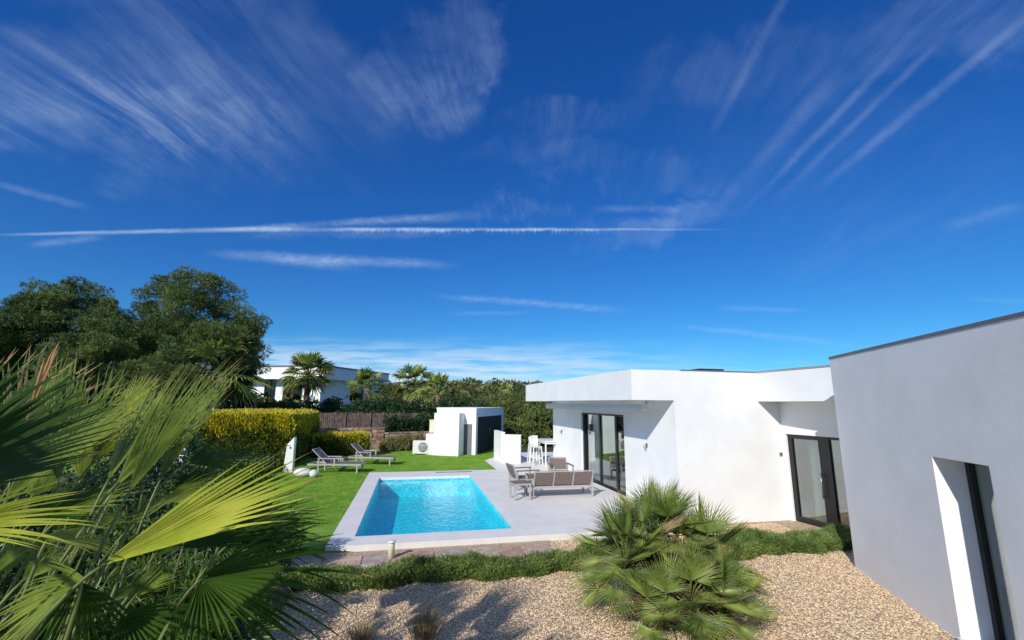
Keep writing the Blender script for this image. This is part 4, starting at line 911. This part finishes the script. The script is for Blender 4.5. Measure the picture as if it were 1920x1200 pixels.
# dry grass tufts
def grass_tuft(p, h, n, label, m='drygrass'):
    e = empty('grass_tuft', p, 0, label, 'grass tuft'); P = rng.normal(0, .04, (n, 3)); P[:, 2] = 0
    D_ = unit(np.stack([rng.normal(0, .28, n), rng.normal(0, .28, n), np.ones(n)], 1)); T = blades(P, D_, h*rng.uniform(.6, 1.1, n), .007, .08); link('blades', tri_mesh('blades', T, [M[m]]), e)
grass_tuft((.28, 5.45, 0), .50, 520, 'dry straw coloured grass tuft at the bottom edge beside the palm shadow')
grass_tuft((-.38, 5.45, 0), .42, 300, 'sparser pale grass tuft at the bottom edge left of the other')

# ------------------------------------------------------------------ foreground palm: large fan leaves
fp = empty('foreground_palm', (-2.1, 2.3, 0), 0, 'large fan palm with long pleated leaves close in the left foreground', 'palm tree')
FO = Vector((-2.1, 2.3, 0))
mb = MB(); mb.tube([(0, 0, -.1), (.05, 0, .6), (.0, .05, 1.15)], [.30, .26, .22], 14); mb.build('trunk', M['palmbark'], fp)
crown_c = Vector((-2.1, 2.3, 1.25))
def big_leaf(hx, hy, hd, tx, ty, td, n, spread, fuse, nrm, m, droop=.1, pleat=.75, cup=.1, wmul=1.22, pet=True, irregular=.2, steps=9, src=None):
    hub = at(hx, hy, hd); tip = at(tx, ty, td); a = tip-hub; T = []
    fan(T, np.array(hub-FO), np.array(a), np.array(nrm), a.length, n, R(spread), fuse*.62, pleat, droop, cup, wmul, steps, irregular=irregular)
    leaf_obj(T, M[m], fp)
    if pet:
        h_ = hub-FO; ad = a.normalized(); dn = max(0., ad.z+.25); c_ = h_-ad*.38*min(1, dn*2)+Vector((-.10, -.05, -.75)); mid = h_-ad*.28*min(1, dn*2)+Vector((-.02, 0, -.22)); pm = MB(); q_ = [c_, mid, h_-ad*.10*min(1, dn*2)-Vector((0, 0, .02)), h_+ad*.02]; pts_ = [q_[0].lerp(q_[1], u_).lerp(q_[1].lerp(q_[2], u_), u_).lerp(q_[1].lerp(q_[2], u_).lerp(q_[2].lerp(q_[3], u_), u_), u_) for u_ in np.linspace(0, 1, 9)]; pm.tube(pts_, list(np.linspace(.009, .006, 9)), 7); pm.build('petiole', M['petiole'], fp)
DK = (-.75, .35, .5); BR = (-.35, -.75, .55); UPN = (0, -.2, 1)
BIG = [
 # hub x,y,depth,  tip x,y,depth, n, spread, fuse, normal, material, droop
 (-230, 960, 1.55, 235, 690, 1.9, 34, 50, .62, DK, 'leaf_dark', .05),       # big dark fan, upper left
 (-120, 900, 2.0, 120, 640, 2.3, 26, 50, .6, DK, 'leaf_dark', .03),
 (300, 900, 2.6, 425, 680, 3.2, 20, 20, .5, BR, 'leaf_mid', .02),
 (215, 910, 2.25, 410, 745, 2.7, 14, 20, .5, BR, 'leaf_mid', .05),
 (215, 915, 2.3, 445, 655, 2.9, 20, 23, .52, BR, 'leaf_mid', .03),            # centre fan rising right
 (240, 925, 2.2, 400, 690, 2.7, 14, 17, .48, (-.2, -.8, .5), 'leaf_mid', .0),
 (200, 905, 2.4, 345, 675, 2.9, 16, 22, .5, (-.5, -.7, .4), 'leaf_mid', .02),
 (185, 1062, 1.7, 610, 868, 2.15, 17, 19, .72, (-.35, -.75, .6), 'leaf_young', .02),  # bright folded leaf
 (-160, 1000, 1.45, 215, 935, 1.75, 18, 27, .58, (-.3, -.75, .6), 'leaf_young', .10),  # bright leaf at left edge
 (375, 1082, 1.95, 700, 1065, 2.15, 16, 36, .45, (0, -.8, .6), 'leaf_dark', .16),      # dark leaf to the right
 (375, 1086, 1.95, 540, 1260, 1.9, 16, 55, .40, (.1, -.8, .6), 'leaf_dark', .22),           # its drooping half
 (330, 1030, 2.5, 640, 935, 3.0, 18, 24, .48, (-.3, -.7, .65), 'leaf_dark', .04),
 (350, 868, 2.9, 520, 835, 3.3, 18, 42, .40, (-.2, -.7, .7), 'leaf_dark', .10),
 (330, 900, 3.2, 420, 960, 3.3, 16, 60, .40, (-.2, -.7, .7), 'leaf_dark', .15),
 (160, 1085, 1.75, -60, 1205, 1.7, 18, 44, .5, (-.1, -.7, .8), 'leaf_mid', .12),           # lower left fan
 (150, 1090, 1.9, 130, 1330, 1.85, 16, 55, .42, (.1, -.8, .5), 'leaf_dark', .12),
 (60, 900, 2.7, 310, 690, 3.2, 22, 34, .52, BR, 'leaf_mid', .02),              # paler fans behind
 (150, 900, 3.0, 215, 680, 3.3, 20, 40, .52, (-.4, -.7, .5), 'leaf_mid', .02),
 (20, 900, 2.9, 40, 640, 3.1, 22, 40, .55, (-.4, -.7, .5), 'leaf_old', .02),
 (110, 905, 3.1, 140, 655, 3.3, 20, 36, .52, (-.5, -.6, .5), 'leaf_mid', .02),
 (270, 900, 3.3, 285, 705, 3.5, 20, 38, .5, (-.5, -.6, .5), 'leaf_old', .02),
 (60, 980, 2.3, 260, 860, 2.6, 18, 46, .45, (-.3, -.7, .6), 'leaf_dark', .12),
 (80, 1010, 2.0, 240, 1010, 2.3, 16, 40, .45, (-.3, -.7, .6), 'leaf_mid', .15),
 (230, 1150, 1.9, 380, 1290, 1.9, 16, 55, .4, (.1, -.6, .7), 'leaf_dark', .18),
 (420, 990, 2.8, 640, 1010, 3.1, 16, 36, .42, (-.1, -.7, .7), 'leaf_dark', .12),
 (440, 1010, 2.9, 600, 950, 3.3, 16, 44, .42, (-.1, -.7, .7), 'leaf_dark', .08),
]
BIG += [ # more fans in the crowd behind
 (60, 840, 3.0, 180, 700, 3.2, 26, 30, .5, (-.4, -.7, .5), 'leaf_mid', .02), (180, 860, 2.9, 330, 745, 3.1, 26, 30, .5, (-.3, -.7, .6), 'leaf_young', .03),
 (10, 940, 2.5, 150, 790, 2.7, 26, 34, .5, (-.3, -.7, .6), 'leaf_mid', .04), (130, 960, 2.6, 280, 900, 2.8, 24, 38, .5, (-.3, -.7, .6), 'leaf_mid', .10),
 (250, 985, 2.5, 330, 900, 2.8, 24, 40, .45, (-.3, -.7, .6), 'leaf_mid', .08), (40, 1090, 2.0, 150, 1010, 2.2, 24, 44, .5, (-.2, -.7, .7), 'leaf_mid', .10),
 (250, 1120, 2.3, 340, 1030, 2.5, 24, 50, .45, (-.2, -.7, .7), 'leaf_mid', .10), (300, 940, 3.0, 455, 900, 3.3, 24, 34, .45, (-.2, -.7, .7), 'leaf_mid', .08),
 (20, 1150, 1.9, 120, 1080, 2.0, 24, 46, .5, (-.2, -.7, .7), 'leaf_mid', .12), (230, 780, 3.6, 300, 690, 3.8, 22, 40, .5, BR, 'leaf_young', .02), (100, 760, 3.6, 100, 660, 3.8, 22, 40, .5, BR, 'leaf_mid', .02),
 (-20, 1080, 2.3, 90, 990, 2.5, 22, 50, .5, (-.3, -.7, .6), 'leaf_mid', .12), (110, 1010, 2.9, 200, 930, 3.1, 22, 60, .5, (-.2, -.7, .7), 'leaf_dark', .10),
 (180, 990, 3.2, 250, 950, 3.4, 22, 70, .5, (-.2, -.7, .7), 'leaf_mid', .10), (290, 1040, 2.9, 350, 980, 3.1, 22, 70, .5, (-.2, -.7, .7), 'leaf_dark', .10),
 (60, 930, 3.3, 120, 850, 3.5, 22, 70, .5, (-.3, -.7, .6), 'leaf_mid', .08), (330, 1130, 2.4, 400, 1200, 2.4, 20, 70, .5, (0, -.7, .7), 'leaf_dark', .12),
 (200, 1130, 2.4, 250, 1080, 2.6, 22, 80, .5, (-.1, -.7, .7), 'leaf_dark', .12), (60, 1160, 2.3, 60, 1090, 2.4, 22, 80, .5, (-.1, -.7, .7), 'leaf_mid', .12),
 (370, 930, 3.4, 470, 960, 3.5, 20, 60, .5, (-.1, -.7, .7), 'leaf_dark', .10), (250, 860, 3.4, 300, 800, 3.6, 22, 60, .5, BR, 'leaf_mid', .04),
 (150, 1190, 1.9, 260, 1180, 2.0, 20, 50, .5, (-.1, -.7, .8), 'leaf_dark', .2), (400, 1000, 3.3, 520, 1010, 3.5, 20, 60, .5, (-.1, -.7, .7), 'leaf_dark', .1)]
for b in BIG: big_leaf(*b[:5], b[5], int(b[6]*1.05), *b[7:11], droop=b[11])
# one folded dry frond sticking up at the left
T = []; hub = np.array(at(45, 800, 2.0)-FO); tip = at(118, 628, 2.2)-FO
fan(T, hub, np.array(tip)-hub, np.array(BR), float(np.linalg.norm(np.array(tip)-hub)), 6, R(4.2), .75, .6, .02, .05, 1.2, 7)
o = leaf_obj(T, M['leaf_dry'], fp, 'dead_leaf'); o['label'] = 'folded dry tan leaf pointing up'
# unseen palm added left of the view, to shade the lower leaves
tp = empty('shade_fan_palm', (-2.9, 1.8, 0), 0, 'added unseen fan palm beyond the left edge, shading the lower leaves', 'palm tree')
mb = MB(); mb.tube([(0, 0, -.1), (.05, .05, 1.3), (.2, .2, 2.6)], [.2, .17, .15], 12); mb.build('trunk', M['palmbark'], tp)
for (hx_, hy_, hz_, ax_, n_, rr_) in ((-.6, -.2, 3.1, (-.6, -.5, .3), (0, 0, 1), .6), (.1, -.5, 3.2, (0, -.8, .4), (0, 0, 1), .6), (1.15, -.80, 2.62, (1, .15, .05), (-.45, -.5, .7), .70)):
    T = []; fan(T, np.array([hx_, hy_, hz_]), ax_, n_, rr_, 22, R(95 if hx_ < 1 else 38), .6 if hx_ < 1 else .8, steps=6, droop=.1); leaf_obj(T, M['leaf_mid'], tp)
    pm = MB(); pm.tube([(.2, .2, 2.6), (hx_*.6, hy_*.6, (2.6+hz_)/2+.1), (hx_, hy_, hz_)], [.016, .012, .009], 6); pm.build('petiole', M['petiole'], tp)
# second palm clump and undergrowth below and behind the leaves
for i, (x, y, rx, ry, h, m, lb) in enumerate([(-2.3, 5.6, .9, .8, 1.0, 'shrub', 'under the bright folded leaf'), (-3.6, 7.0, 1.1, 1.0, 1.1, 'shrub', 'behind the palm crown'), (-2.35, 8.0, .75, .7, .75, 'shrub', 'next to the pool coping under the dark leaf'), (-5.4, 9.4, 1.3, 1.3, 1.5, 'oleander', 'left of the lawn'), (-3.4, 4.4, 1.0, .9, 1.1, 'oleander', 'beneath the centre fan leaf'), (-6.0, 13.0, 1.4, 1.6, 1.3, 'oleander', 'on the lawn edge before the golden hedge'), (-7.6, 10.2, 1.6, 1.4, 2.0, 'shrub', 'behind the big dark leaf'), (-1.5, 4.3, .7, .6, .6, 'shrub', 'below the drooping dark leaf'), (-7.5, 15.6, 1.4, 1.6, 1.7, 'oleander', 'in front of the white boundary wall'), (-10.5, 12.5, 2., 2., 2.6, 'shrub', 'behind the leaves at the left edge'), (-4.9, 5.6, 1.3, 1.2, 1.5, 'shrub', 'left behind the palm trunk')]):
    bush('leafy_shrub', (x, y, 0), rx, ry, h, 3000 if y < 9 else 2200, .15 if i % 2 == 0 and y < 9 else .085, .018 if i % 2 == 0 and y < 9 else .04, m, 'leafy green shrub '+lb, 'shrubs under the foreground palm', 100+i)
mb = MB(); mb.prism([(-12, 1), (-1.6, 1), (-1.5, 7.2), (-1.9, 8.94), (-4.4, 10.5), (-5, 14), (-5.4, 19), (-12, 19)], -.1, ZT+.01)
tag(mb.build('planting_bed', M['mulch']), kind='structure')
